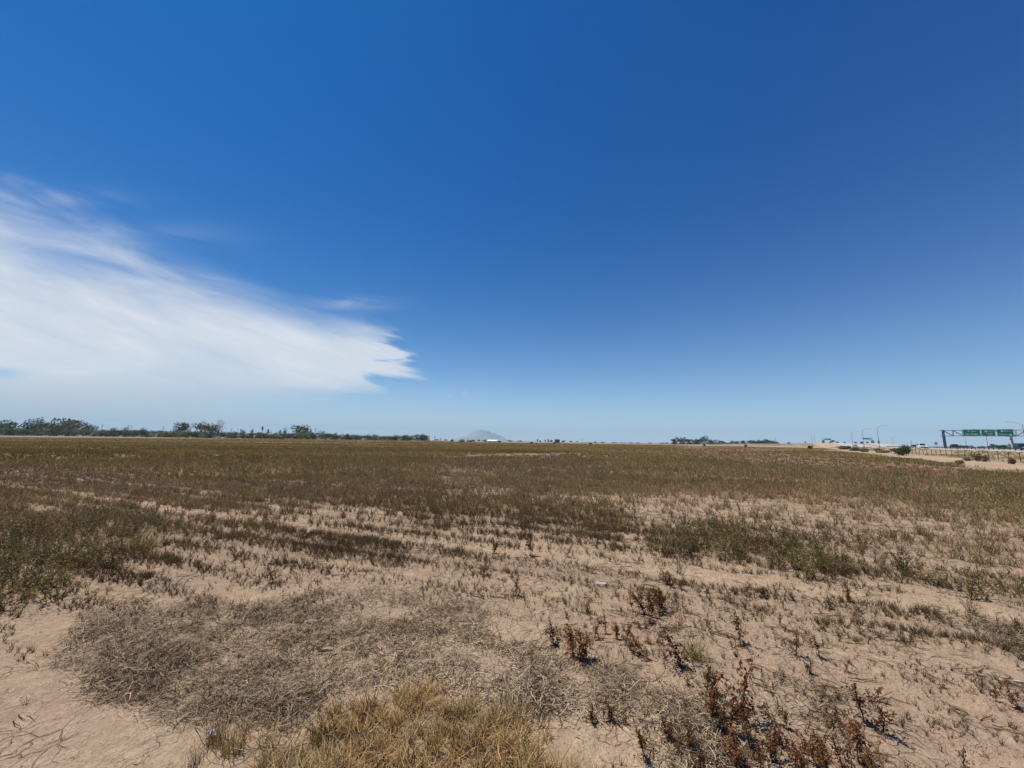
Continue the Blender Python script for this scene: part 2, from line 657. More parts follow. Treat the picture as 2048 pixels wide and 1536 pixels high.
def ground_colour(x, y):
    z_ = zones(x, y)
    r = np.hypot(x, y)
    n = x.shape
    c = np.ones(n + (3,)) * SAND
    v = fbm(x, y, .45, 4, 21)
    c = c * (.90 + .22 * v)[..., None]
    pinkp = fbm(x, y, .8, 3, 61)
    c = c * (1 - .5 * sstep(pinkp, .5, .65)[..., None]) + (PINK * 1.02) * .5 * sstep(pinkp, .5, .65)[..., None]
    fn = fbm(x, y, 3.0, 4, 15)
    fn2 = fbm(x, y, .12, 4, 35)

    def lay(c, m_, col):
        m_ = np.clip(m_, 0, 1)[..., None]
        return c * (1 - m_) + col * m_
    distc = sstep(r, 4, 18)             # cover is closed further out
    c = lay(c, z_['D'] * (.50 + .45 * distc) * (.6 + .8 * fn), CD)
    rm_ = rowmod(x, y)
    c = lay(c, sstep(r, 4, 8) * (1 - sstep(r, 30, 60)) * (.12 + .42 * rm_) * (.6 + .6 * fn), np.array([.215, .145, .095]))
    c = lay(c, sstep(r, 10, 17) * (.60 + .35 * fn2) * (1 - sstep(r, 330, 400)), np.array([.20, .132, .085]))
    c = lay(c, z_['P'] * (.75 + .25 * fn), CP * (1 + .75 * sstep(x / np.maximum(np.hypot(x, y), .1), .15, .5))[..., None])
    tk = tracks(x, y) * (r < 30)
    c = lay(c, tk * .6, SAND * 1.12)
    pn = .2 + .8 * sstep(r, 5, 13)
    c = lay(c, z_['G'] * pn * (.75 + .25 * fn), CG * (1 + .5 * (fn2 - .5))[..., None])
    c = lay(c, z_['M'] * (.25 + .55 * sstep(fbm(x, y, 2.0, 4, 68), .44, .62)), CM_)
    c = lay(c, z_['Y'] * .45, CY)
    c = lay(c, z_['T'] * (.55 + .5 * fn2), SAND * .95)
    c = lay(c, z_['V'] * (.85), CV * (.85 + .35 * fn2)[..., None])
    c = lay(c, z_['S'], SAND * .92)
    # beyond the field: pale tan and olive strips
    strips = fbm(x * .004, y * .02, 1, 4, 77)
    fc = np.where((strips > .5)[..., None], np.array([.21, .165, .10]), np.array([.30, .235, .16]))
    c = lay(c, z_['far'] * (1 - .0 * fn), fc)
    return c, z_


# polar ground sheet: fine in front of the camera, coarse behind
th = np.concatenate([np.linspace(R(-66), R(66), 1000), np.linspace(R(66), R(294), 150)[1:-1]])
rr = [0.35]
while rr[-1] < 1.6: rr.append(rr[-1] * 1.06)
while rr[-1] < 14: rr.append(rr[-1] * 1.0055)
while rr[-1] < 90: rr.append(rr[-1] * 1.014)
while rr[-1] < 900: rr.append(rr[-1] * 1.020)
while rr[-1] < 12800: rr.append(rr[-1] * 1.08)
rr = np.array(rr)
TH, RR = np.meshgrid(th, rr)
GX, GY = np.sin(TH) * RR, np.cos(TH) * RR
GZ = hgt(GX, GY)
gs, go = so_(GX, GY)
for (a_, b__) in (ROAD_A, ROAD_B):
    GZ = GZ - .25 * sstep(go, a_ - .1, a_ + 1.2) * (1 - sstep(go, b__ - 1.2, b__ + .1))
GC, _ = ground_colour(GX, GY)
nr_, nt_ = GX.shape
idx = np.arange(nr_ * nt_).reshape(nr_, nt_)
nxt = np.roll(idx, -1, axis=1)
Q = np.stack([idx[:-1].ravel(), idx[1:].ravel(), nxt[1:].ravel(), nxt[:-1].ravel()], 1)
Vg = np.stack([GX.ravel(), GY.ravel(), GZ.ravel()], 1)
cen = len(Vg)
Vg = np.vstack([Vg, [[0, 0, float(GZ[0].mean())]]])
# close the middle with degenerate-free quads (pairs of segments)
inner = idx[0]
qi = np.array([[cen, inner[(i + 2) % nt_], inner[(i + 1) % nt_], inner[i]] for i in range(0, nt_ - 1, 2)])
Q = np.vstack([Q[:, ::-1], qi[:, ::-1]])
gc = np.vstack([GC.reshape(-1, 3), GC.reshape(-1, 3)[:1]])
me = mesh_np('ground', Vg, Q, gc, True)

gm_ = bpy.data.materials.new('dry_soil')
gm_.use_nodes = True
nt = gm_.node_tree
p = nt.nodes['Principled BSDF']
nb = NB(nt)
at = nt.nodes.new('ShaderNodeAttribute'); at.attribute_name = 'tint'
geo = nt.nodes.new('ShaderNodeNewGeometry')
pos = geo.outputs['Position']
spx = nt.nodes.new('ShaderNodeSeparateXYZ'); nt.links.new(pos, spx.inputs[0])
rad = nb.m('SQRT', nb.m('ADD', nb.m('MULTIPLY', spx.outputs[0], spx.outputs[0]), nb.m('MULTIPLY', spx.outputs[1], spx.outputs[1])))
nearf = nb.m('SUBTRACT', 1.0, nb.sm(rad, 6., 22.))
warp = nb.mix(.22, pos, nb.noise(pos, 3.0, 3, .6, 0, True))
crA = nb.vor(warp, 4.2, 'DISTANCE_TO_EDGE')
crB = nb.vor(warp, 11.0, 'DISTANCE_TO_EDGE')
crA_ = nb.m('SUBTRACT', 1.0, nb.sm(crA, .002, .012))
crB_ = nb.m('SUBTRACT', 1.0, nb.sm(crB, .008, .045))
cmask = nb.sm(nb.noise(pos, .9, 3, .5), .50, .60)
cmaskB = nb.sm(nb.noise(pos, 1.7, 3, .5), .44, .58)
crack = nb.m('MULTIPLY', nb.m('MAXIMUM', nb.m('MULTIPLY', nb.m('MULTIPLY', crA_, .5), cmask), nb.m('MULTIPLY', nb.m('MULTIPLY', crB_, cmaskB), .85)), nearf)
fine = nb.noise(pos, 60., 6, .62)
mid = nb.noise(pos, 9., 6, .6)
litter = nb.m('MULTIPLY', nb.sm(nb.noise(pos, 34., 5, .72, 1.5), .55, .64), nb.sm(mid, .36, .56))
g = nb.m('MULTIPLY', nb.mr(fine, .3, .7, .78, 1.18), nb.mr(mid, .3, .7, .80, 1.14))
farn = nb.m('MULTIPLY', nb.mr(nb.noise(pos, .55, 5, .6), .3, .7, .80, 1.2), nb.mr(nb.noise(pos, .06, 4, .6), .3, .7, .88, 1.12))
g = nb.m('MULTIPLY', g, nb.m('ADD', nb.m('MULTIPLY', farn, nb.sm(rad, 8., 40.)), nb.m('SUBTRACT', 1.0, nb.sm(rad, 8., 40.))))
colr = nb.mix(1.0, at.outputs['Color'], nb.vec(g, g, g), 'MULTIPLY')
colr = nb.mix(nb.m('MULTIPLY', litter, nb.m('MULTIPLY', nearf, .75)), colr, (.12, .078, .05, 1))
colr = nb.mix(nb.m('MULTIPLY', crack, .45), colr, (.13, .08, .055, 1))  # crack lines darkened in colour, painting in the shade down inside them
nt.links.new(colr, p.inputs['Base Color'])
p.inputs['Roughness'].default_value = .95
p.inputs['Specular IOR Level'].default_value = .12
hgtn = nb.m('ADD', nb.m('MULTIPLY', fine, .02), nb.m('MULTIPLY', mid, .07))
hgtn = nb.m('SUBTRACT', hgtn, nb.m('MULTIPLY', crack, .018))
bn = nt.nodes.new('ShaderNodeBump')
bn.inputs['Distance'].default_value = 1.0
bn.inputs['Strength'].default_value = .9
nt.links.new(nb.m('MULTIPLY', hgtn, nearf), bn.inputs['Height'])
nt.links.new(bn.outputs[0], p.inputs['Normal'])
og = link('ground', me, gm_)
tag(og, 'pinkish tan cracked dry soil of the fallow field', None, None, 'structure')

# ------------------------------------------------------------------ plant shapes


class PB:
    """quads with a tint: ribbons and leaves"""
    def __init__(s, seed):
        s.v, s.q, s.c = [], [], []
        s.r = random.Random(seed)

    def ribbon(s, pts, w, col, w1=None, side=None):
        r = s.r
        a = r.uniform(0, math.pi)
        sd = side or (math.cos(a), math.sin(a), 0)
        w1 = w * .3 if w1 is None else w1
        n = len(pts)
        b0 = len(s.v)
        for i, p_ in enumerate(pts):
            ww = (w + (w1 - w) * i / (n - 1)) / 2
            s.v.append((p_[0] - sd[0] * ww, p_[1] - sd[1] * ww, p_[2] - sd[2] * ww))
            s.v.append((p_[0] + sd[0] * ww, p_[1] + sd[1] * ww, p_[2] + sd[2] * ww))
            s.c += [col, col]
        for i in range(n - 1):
            q = b0 + 2 * i
            s.q.append((q, q + 1, q + 3, q + 2))

    def leaf(s, p_, d, ln, w, col):
        r = s.r
        d = np.array(d, float); d /= np.linalg.norm(d) + 1e-9
        up = np.array([r.uniform(-1, 1), r.uniform(-1, 1), r.uniform(-1, 1)])
        sd = np.cross(d, up); sd /= np.linalg.norm(sd) + 1e-9
        p_ = np.array(p_, float)
        b0 = len(s.v)
        s.v += [tuple(p_), tuple(p_ + d * ln * .5 - sd * w * .5), tuple(p_ + d * ln), tuple(p_ + d * ln * .5 + sd * w * .5)]
        s.c += [col] * 4
        s.q.append((b0, b0 + 1, b0 + 2, b0 + 3))

    def arr(s):
        return np.array(s.v, np.float32), np.array(s.q, np.int32), np.array(s.c, np.float32)

    def mesh(s, name):
        v, q, c = s.arr()
        return mesh_np(name, v, q, c)


def jit(r, c, a=.25):
    k_ = 1 + r.uniform(-a, a)
    return tuple(max(x * k_ * (1 + r.uniform(-.06, .06)), 0) for x in c)


OLIVE = (.155, .132, .054); OLIVE2 = (.25, .195, .085); DKOL = (.085, .070, .028)
BRN = (.13, .082, .045); DKB = (.075, .047, .030); GRY = (.50, .38, .25); GRY2 = (.30, .22, .145)
GOLD = (.52, .355, .15); GOLD2 = (.34, .225, .10); RUST = (.13, .052, .020); RUST2 = (.18, .078, .032); YGRN = (.26, .25, .075)


def stem_path(r, h, lean, n=4, curl=.15, base=(0, 0, 0)):
    a = r.uniform(0, 2 * math.pi)
    dx, dy_ = math.cos(a) * lean, math.sin(a) * lean
    pts = [base]
    x, y, z = base
    for i in range(n):
        dx += r.uniform(-curl, curl); dy_ += r.uniform(-curl, curl)
        L_ = h / n
        x += dx * L_; y += dy_ * L_; z += L_
        pts.append((x, y, z))
    return pts


def weed_bush(seed, stems=16, leaves=13, pal=(OLIVE, OLIVE2, DKOL), lean=.75, lw=.028, ll=.07, h=1.0, sw=.016, spread=.12):
    """upright many-stemmed leafy weed, about 1 unit tall"""
    P = PB(seed); r = P.r
    for i in range(stems):
        bs = (r.uniform(-spread, spread), r.uniform(-spread, spread), -.03)
        hh = h * r.uniform(.45, 1.0)
        pts = stem_path(r, hh, r.uniform(.05, lean), 5, .16, bs)
        P.ribbon(pts, sw, jit(r, BRN if r.random() < .4 else DKOL))
        for j in range(leaves):
            t = r.uniform(.15, 1) * (len(pts) - 1)
            k_ = min(int(t), len(pts) - 2); f = t - k_
            p_ = [pts[k_][q] * (1 - f) + pts[k_ + 1][q] * f for q in range(3)]
            d = (r.uniform(-1, 1), r.uniform(-1, 1), r.uniform(-.2, 1.3))
            P.leaf(p_, d, ll * r.uniform(.6, 1.4), lw * r.uniform(.7, 1.4), jit(r, r.choice(pal)))
    return P


def sprig(seed, n=9, pal=(BRN, DKB, OLIVE), lean=.7, w=.035, lv=8):
    P = PB(seed); r = P.r
    for i in range(n):
        bs = (r.uniform(-.12, .12), r.uniform(-.12, .12), -.03)
        pts = stem_path(r, r.uniform(.4, 1.0), r.uniform(0, lean), 2, .25, bs)
        c = jit(r, r.choice(pal))
        P.ribbon(pts, w, c, w * .4)
        for j in range(max(lv // n, 1) if r.random() < lv / n else 0):
            P.leaf(pts[r.choice((1, 2))], (r.uniform(-1, 1), r.uniform(-1, 1), r.uniform(0, 1)), .16, .07, jit(r, c))
    return P


def dock(seed, main=1, side=4, dens=85):
    """dead rust-brown stalk with curled leaf clusters"""
    P = PB(seed); r = P.r
    for m_ in range(main):
        bs = (r.uniform(-.05, .05) * main, r.uniform(-.05, .05) * main, -.03)
        pts = stem_path(r, r.uniform(.75, 1.0), r.uniform(.02, .42), 6, .12, bs)
        P.ribbon(pts, .03, jit(r, DKB), .014)
        P.ribbon(pts, .03, jit(r, DKB), .014)
        br = [(pts, dens, .030)]
        for s_ in range(side):
            k_ = r.randint(1, 4)
            q = stem_path(r, r.uniform(.15, .42), r.uniform(.5, 1.6), 3, .3, pts[k_])
            P.ribbon(q, .016, jit(r, DKB), .008)
            br.append((q, dens // 3, .035))
        for q, dn, sp_ in br:
            for j in range(dn):
                t = r.uniform(.25 if q is pts else .1, 1) * (len(q) - 1)
                k_ = min(int(t), len(q) - 2); f = t - k_
                p_ = [q[k_][e] * (1 - f) + q[k_ + 1][e] * f + r.gauss(0, sp_) for e in range(3)]
                P.leaf(p_, (r.uniform(-1, 1), r.uniform(-1, 1), r.uniform(-1, 1)), r.uniform(.035, .09), r.uniform(.03, .06), jit(r, r.choice((RUST, RUST2, DKB)), .35))
    # litter of fallen crumpled leaves at its foot
    for j in range(42):
        a = r.uniform(0, 6.28); d = r.uniform(.02, .34)
        P.leaf((math.cos(a) * d, math.sin(a) * d, r.uniform(0, .04)), (r.uniform(-1, 1), r.uniform(-1, 1), r.uniform(-.1, .5)), r.uniform(.04, .08), .045, jit(r, r.choice((RUST, RUST2)), .35))
    return P


def mat_tangle(seed, n=70, pal=(GRY, GRY2, BRN, DKB)):
    """flattened tangle of grey dead stems, radius about 1, height .25"""
    P = PB(seed); r = P.r
    for i in range(n):
        a = r.uniform(0, 6.28); d = r.uniform(0, 1) ** .6
        x, y, z = math.cos(a) * d, math.sin(a) * d, r.uniform(.0, .18 * (1.1 - d))
        h = r.uniform(0, 6.28); L_ = r.uniform(.16, .62)
        pts = [(x, y, z)]
        el = r.uniform(-.2, .75)
        for k_ in range(3):
            h += r.uniform(-.5, .5); el += r.uniform(-.5, .35)
            x += math.cos(h) * L_ / 3; y += math.sin(h) * L_ / 3; z = max(z + math.sin(el) * L_ / 3, -.01)
            pts.append((x, y, z))
        u_ = r.uniform(-.6, .6)
        P.ribbon(pts, r.uniform(.020, .038), jit(r, r.choices(pal, (4, 4, 3, 3))[0], .4), .014, (-math.sin(h) * .8, math.cos(h) * .8, u_))
    return P


def grass_tuft(seed, n=46, pal=(GOLD, GOLD2, GRY, BRN), lean=.65, w=.022, curl=.3):
    P = PB(seed); r = P.r
    for i in range(n):
        bs = (r.gauss(0, .16), r.gauss(0, .16), -.03)
        hh = r.uniform(.35, 1.0)
        pts = stem_path(r, hh, r.uniform(.05, lean), 3, curl, bs)
        P.ribbon(pts, w * r.uniform(.7, 1.3), jit(r, r.choices(pal, (5, 4, 2, 2)[:len(pal)])[0], .3), .004)
    return P


def far_tuft(seed, n=8, pal=(OLIVE, DKOL, OLIVE2), w=.13):
    P = PB(seed); r = P.r
    for i in range(n):
        bs = (r.gauss(0, .22), r.gauss(0, .22), -.05)
        pts = stem_path(r, r.uniform(.4, 1.0), r.uniform(0, .7), 1, .3, bs)
        P.ribbon(pts, w * r.uniform(.6, 1.4), jit(r, r.choice(pal), .35), w * .35)
    for i in range(n // 2):
        P.leaf((r.gauss(0, .25), r.gauss(0, .25), r.uniform(0, .4)), (r.uniform(-1, 1), r.uniform(-1, 1), r.uniform(0, 1)), .35, .2, jit(r, r.choice(pal), .35))
    return P


def low_cover(seed, n=12, pal=(CP * 1.1, CP * .7, (.19, .12, .08))):
    P = PB(seed); r = P.r
    for i in range(n):
        a = r.uniform(0, 6.28); d = r.uniform(0, .8)
        P.leaf((math.cos(a) * d, math.sin(a) * d, r.uniform(-.02, .12)), (r.uniform(-1, 1), r.uniform(-1, 1), r.uniform(.1, 1.2)), r.uniform(.3, .6), r.uniform(.12, .25), jit(r, tuple(r.choice(pal)), .35))
    return P


def scatter(name, protos, X, Y, size, hscale, mat_, cmul=None, label=None, rot=None):
    """one stuff mesh out of many little plants"""
    Vs, Qs, Cs = [], [], []
    off = 0
    Z = hgt(X, Y)
    pick = rng.integers(0, len(protos), len(X))
    rot = rng.uniform(0, 2 * math.pi, len(X)) if rot is None else rot
    for k_, pr in enumerate(protos):
        v, q, c = pr.arr()
        i = np.nonzero(pick == k_)[0]
        if not len(i):
            continue
        ca, sa = np.cos(rot[i])[:, None], np.sin(rot[i])[:, None]
        s_ = size[i][:, None]
        vx = (v[None, :, 0] * ca - v[None, :, 1] * sa) * s_ + X[i][:, None]
        vy = (v[None, :, 0] * sa + v[None, :, 1] * ca) * s_ + Y[i][:, None]
        vz = v[None, :, 2] * s_ * hscale[i][:, None] + Z[i][:, None]
        Vs.append(np.stack([vx, vy, vz], -1).reshape(-1, 3))
        qq = q[None] + (np.arange(len(i)) * len(v))[:, None, None] + off
        Qs.append(qq.reshape(-1, 4))
        cm = np.ones((len(i), 3)) if cmul is None else cmul[i]
        Cs.append((c[None] * cm[:, None, :]).reshape(-1, 3))
        off += len(i) * len(v)
    if not Vs:
        return None
    me_ = mesh_np(name, np.vstack(Vs), np.vstack(Qs), np.vstack(Cs))
    o = link(name, me_, mat_)
    tag(o, label, name.replace('_', ' '), None, 'stuff')
    return o


def cand(n, r0, r1, amax=R(63)):
    a = rng.uniform(-amax, amax, n)
    r = np.sqrt(rng.uniform(r0 * r0, r1 * r1, n))
    return np.sin(a) * r, np.cos(a) * r


def area(r0, r1, amax=R(63)):
    return amax * (r1 * r1 - r0 * r0)


VEG = leaf_mat('dry_vegetation', .18, objvar=0.0)
VEGO = leaf_mat('weed_leaves', .28, gain=1.3, objvar=0.35)
ntri = 0


def choose(x, y, dens, d0):
    return rng.uniform(0, 1, len(x)) < np.clip(dens / d0, 0, 1)


def tintvar(x, y, sc, amt, seed, warm=.0):
    n = fbm(x, y, sc, 3, seed)
    k_ = 1 + (n - .5) * 2 * amt
    w = (fbm(x, y, sc * .6, 3, seed + 5) - .5) * 2 * warm
    return np.stack([k_ * (1 + w), k_, k_ * (1 - w)], 1)


# --- near and middle distance scatters -----------------------------------
SPR = [sprig(100 + i, w=.05) for i in range(6)]
SPRG = [sprig(120 + i, 10, (OLIVE, DKOL, OLIVE2, BRN), .6, .035, 12) for i in range(6)]
BUSH = [weed_bush(140 + i, 12, 9, (OLIVE, OLIVE2, DKOL) if i % 2 else (OLIVE2, BRN, OLIVE), .95) for i in range(6)]
BUSHL = [weed_bush(150 + i, 8, 5, lw=.05, ll=.11, sw=.028) for i in range(6)]
MATT = [mat_tangle(160 + i) for i in range(6)]
GRS = [grass_tuft(170 + i, 34, w=.05, lean=1.1, curl=.5) for i in range(6)]
FAR = [far_tuft(180 + i) for i in range(8)]
FARY = [far_tuft(190 + i, 8, (OLIVE2, (.27, .215, .08), OLIVE)) for i in range(6)]
LOW = [low_cover(200 + i) for i in range(6)]


def sector(r0, r1, d0):
    n = int(area(r0, r1) * d0)
    return cand(n, r0, r1)


# stubble
XS, YS, SS, HS = [], [], [], []
for (r0, r1, d0, k_) in ((1.5, 8, 1000, .85), (8, 20, 240, 1.15), (20, 36, 46, 1.6)):
    x, y = sector(r0, r1, d0)
    z_ = zones(x, y); rm = rowmod(x, y)
    cl_ = sstep(fbm(x, y, 2.5, 3, 66), .42, .62)
    dens = (z_['D'] * (.12 + .95 * rm) * (.35 + .8 * cl_) + .06 * (.4 + rm) * cl_ + .25 * z_['G'] + .12 * z_['P'] + .10 * z_['M']) * (1 - z_['T']) * (1 - .8 * z_['V']) * (1 - z_['Y'] * .8)
    bare = sstep(-(x * ROWN[0] + y * ROWN[1]), -1.75, -1.2) * (x < -.6)   # smooth mud lower left
    dens = dens + .60 * (.06 + 1.1 * rm) * (.3 + .7 * cl_) * sstep(np.hypot(x, y), 3.5, 6) * (1 - z_['T']) * (1 - z_['V'])
    dens = dens * (1 - .5 * z_['B']) * (1 - .85 * tracks(x, y)) * np.where((x < -.7) & (y < 3.0), .12, 1)
    m_ = choose(x, y, dens * d0, d0)
    x, y = x[m_], y[m_]
    XS.append(x); YS.append(y)
    SS.append(rng.uniform(.035, .12, len(x)) * k_ * (.55 + .95 * sstep(np.hypot(x, y), 3, 10))); HS.append(rng.uniform(.7, 1.3, len(x)))
X, Y = np.concatenate(XS), np.concatenate(YS)
scatter('dry_stubble', SPR, X, Y, np.concatenate(SS), np.concatenate(HS), VEG, tintvar(X, Y, .7, .35, 12, .08) * (1.1 + 1.7 * sstep(np.hypot(X, Y), 5, 13))[:, None], 'short dark stubble and seedlings growing in the old furrows')

# stems fallen flat, mostly along the furrows


def fallen(seed):
    P_ = PB(seed); r = P_.r
    for i in range(3):
        y0 = r.uniform(-.3, .3); x0 = r.uniform(-.6, 0); z0 = .02
        pts = [(x0, y0, z0)]
        for k2 in range(3):
            x0 += r.uniform(.25, .45); y0 += r.uniform(-.12, .12); z0 = r.uniform(.0, .10)
            pts.append((x0, y0, z0))
        P_.ribbon(pts, r.uniform(.04, .08), jit(r, r.choice((DKB, BRN, DKB, DKOL)), .3), .02, (0, .75, .65))
    return P_


x, y = sector(1.6, 16, 240)
z_ = zones(x, y); rm = rowmod(x, y)
cl_ = sstep(fbm(x, y, 1.6, 3, 166), .40, .62)
right = sstep(x * .9 - .2 * y, -.8, .8)
m_ = choose(x, y, (.10 + .55 * z_['D'] * (.3 + .7 * rm)) * (.25 + .75 * cl_) * (.35 + .65 * right) * (1 - z_['T']) * (1 - z_['Y']) * (1 - .6 * z_['G']), 1)
x, y = x[m_], y[m_]
scatter('fallen_stems', [fallen(600 + i) for i in range(6)], x, y, rng.uniform(.04, .15, len(x)), np.full(len(x), .5), VEG, tintvar(x, y, .9, .35, 22),
        'thin dark dead stems fallen flat on the soil along the furrows', math.atan2(ROWD[1], ROWD[0]) + rng.normal(0, .45, len(x)))

# leafy weeds, mid field (continuous cover)
XS, YS, SS = [], [], []
for (r0, r1, d0, k_) in ((3, 9, 13, .22), (9, 20, 17, .25), (20, 38, 11, .29)):
    x, y = sector(r0, r1, d0)
    z_ = zones(x, y)
    cl_ = sstep(fbm(x, y, 1.3, 4, 67), .40, .60)
    dens = (z_['G'] ** 1.3) * (.30 + .9 * cl_) + .03 * cl_ * (1 - z_['T']) * (1 - z_['M']) * (1 - z_['Y']) * sstep(np.hypot(x, y), 5.5, 9) + .06 * z_['P'] * cl_
    dens = dens + (.03 + .12 * rowmod(x, y)) * sstep(np.hypot(x, y), 7, 11) * (1 - z_['T'])
    dens *= (1 - z_['V']) * (1 - .9 * z_['B']) * (1 - .8 * tracks(x, y)) * (1 - .7 * sstep(x - .62 * y, 0, .8) * (1 - sstep(np.hypot(x, y), 9, 12)))
    m_ = choose(x, y, dens, 1)
    x, y = x[m_], y[m_]
    XS.append(x); YS.append(y); SS.append(np.clip(np.exp(rng.normal(-.12, .38, len(x))), .35, 1.9) * k_)
X, Y = np.concatenate(XS), np.concatenate(YS)
rad_ = np.hypot(X, Y)
S_ = np.concatenate(SS)
n_ = rad_ < 14
scatter('weed_cover', BUSH, X[n_], Y[n_], S_[n_], np.ones(n_.sum()), VEG, tintvar(X[n_], Y[n_], .5, .3, 13, .12) * 1.35, 'low olive and brown weeds covering the nearer field')
n_ = ~n_
scatter('field_weeds', BUSHL, X[n_], Y[n_], S_[n_], np.ones(n_.sum()), VEG, tintvar(X[n_], Y[n_], .12, .35, 14, .15) * 1.65, 'olive weeds spread over the middle of the field')

# purple-brown low cover
XS, YS, SS = [], [], []
for (r0, r1, d0, k_) in ((6, 20, 40, .075), (20, 45, 15, .12), (45, 110, 3, .22)):
    x, y = sector(r0, r1, d0)
    z_ = zones(x, y)
    m_ = choose(x, y, z_['P'] * .8 * (1 - z_['V']), 1)
    x, y = x[m_], y[m_]
    XS.append(x); YS.append(y); SS.append(rng.uniform(.6, 1.4, len(x)) * k_)
X, Y = np.concatenate(XS), np.concatenate(YS)
scatter('purple_ground_cover', LOW, X, Y, np.concatenate(SS), np.full(len(X), .8), VEG, tintvar(X, Y, .3, .25, 15) * (1 + .8 * sstep(X / np.hypot(X, Y), .15, .5))[:, None], 'low purple brown dried ground cover in bands across the field')

# grey mats
x, y = sector(1.6, 6, 230)
z_ = zones(x, y)
m_ = choose(x, y, z_['M'] * (.36 + .8 * sstep(fbm(x, y, 2.0, 4, 68), .44, .62)), 1)
x, y = x[m_], y[m_]
scatter('dead_grass_mat', MATT, x, y, rng.uniform(.10, .21, len(x)), rng.uniform(.4, .9, len(x)), VEG, tintvar(x, y, 1.5, .35, 16, .06) * .88, 'flattened grey tangle of dead stems lying on the soil')

# rust coloured dead herbs
RPOLY = [[(1130, 1225), (1330, 1215), (1440, 1300), (1330, 1330), (1160, 1300)], [(1380, 1350), (1560, 1380), (1700, 1400), (1790, 1460), (1800, 1600), (1380, 1600), (1350, 1440)],
         [(1560, 1270), (1700, 1280), (1690, 1350), (1570, 1330)], [(1320, 1160), (1560, 1170), (1700, 1210), (1500, 1230)], [(1960, 1380), (2100, 1390), (2100, 1440), (1980, 1430)]]
x, y = sector(1.8, 6, 150)
px_, py_, ok_ = project(x, y, np.zeros_like(x))
mm = np.zeros(len(x))
for pl in RPOLY:
    mm = np.maximum(mm, sstep(_poly_sd(px_ / F, np.log(np.maximum(py_ - hor(px_), .5)), [(p_[0] / F, math.log(p_[1] - float(hor(p_[0])))) for p_ in pl]), -.03, .05))
m_ = choose(x, y, mm * sstep(fbm(x, y, 3.2, 3, 168), .42, .6) + .02 * (x > 0), 1)
x, y = x[m_], y[m_]
scatter('rust_brown_herbs', [dock(620 + i, 2, 4, 26) for i in range(5)], x, y, rng.uniform(.05, .14, len(x)), rng.uniform(.35, 1.0, len(x)), VEG, tintvar(x, y, 1.2, .4, 26),
        'crumpled rust brown dead herbs lying between the taller stalks')

# clods and pebbles of dry earth


def clod(seed):
    P_ = PB(seed); r = P_.r
    c0 = jit(r, (.40, .275, .18), .2)
    b_ = [(math.cos(a) * r.uniform(.7, 1.2), math.sin(a) * r.uniform(.6, 1.0)) for a in (.4, 2.0, 3.6, 5.2)]
    lo = [(x_, y_, -.3) for x_, y_ in b_]
    hi = [(x_ * .6 + r.uniform(-.1, .1), y_ * .6, r.uniform(.35, .7)) for x_, y_ in b_]
    P_.v += lo + hi; P_.c += [c0] * 8
    P_.q += [(0, 1, 5, 4), (1, 2, 6, 5), (2, 3, 7, 6), (3, 0, 4, 7), (4, 5, 6, 7)]
    return P_


x, y = sector(1.6, 12, 150)
z_ = zones(x, y)
m_ = choose(x, y, (.15 + .8 * sstep(fbm(x, y, 1.1, 3, 170), .45, .65)) * (1 - z_['Y']) * sstep(np.hypot(x + 2.4, y - 2.2), .9, 2.2), 1)
x, y = x[m_], y[m_]
scatter('soil_clods', [clod(640 + i) for i in range(6)], x, y, np.clip(np.exp(rng.normal(-4.7, .5, len(x))), .004, .035), rng.uniform(.5, 1.0, len(x)), VEG, None,
        'little clods and crumbs of dry tan earth')

# golden grass at the bottom edge
x, y = sector(1.2, 4, 620)
z_ = zones(x, y)
m_ = choose(x, y, z_['Y'] * (.5 + .7 * sstep(fbm(x, y, 3.0, 3, 69), .35, .6)), 1)
x, y = x[m_], y[m_]
scatter('golden_dry_grass', GRS, x, y, np.clip(np.exp(rng.normal(-2.3, .3, len(x))), .04, .17), rng.uniform(.5, 1.0, len(x)), VEG, tintvar(x, y, 1.8, .35, 17, .08), 'tawny dry grass at the near edge of the field')

# far cover
XS, YS, SS, PP = [], [], [], []
for (r0, r1, d0, k_) in ((34, 70, 8.5, .34), (70, 150, 2.3, .50), (150, 420, .36, .95)):
    x, y = sector(r0, r1, d0)
    z_ = zones(x, y)
    cl_ = sstep(fbm(x * .05, y * .13, 1, 4, 70), .35, .65)
    m_ = choose(x, y, (z_['G'] * (.35 + .8 * cl_) * (1 - .75 * z_['P']) + .06 * z_['P'] + .05) * (1 - z_['V'] * .85) * (1 - z_['T']) * (1 - z_['S']), 1)
    x, y = x[m_], y[m_]
    XS.append(x); YS.append(y); SS.append(rng.uniform(.6, 1.3, len(x)) * k_)
X, Y, S_ = np.concatenate(XS), np.concatenate(YS), np.concatenate(SS)
hs = np.clip(.30 / S_, .3, 1.0)
yl = fbm(X * .03, Y * .07, 1, 4, 71) > .52
scatter('distant_field_weeds', FAR, X[~yl], Y[~yl], S_[~yl], hs[~yl], VEG, tintvar(X[~yl], Y[~yl], .05, .3, 18, .12) * np.array([1.5, 1.34, 1.35]), 'olive weeds blending together over the far field')
scatter('distant_yellow_weeds', FARY, X[yl], Y[yl], S_[yl], hs[yl], VEG, tintvar(X[yl], Y[yl], .05, .3, 19, .12) * np.array([1.5, 1.34, 1.35]), 'yellowish weeds blending together over the far field')

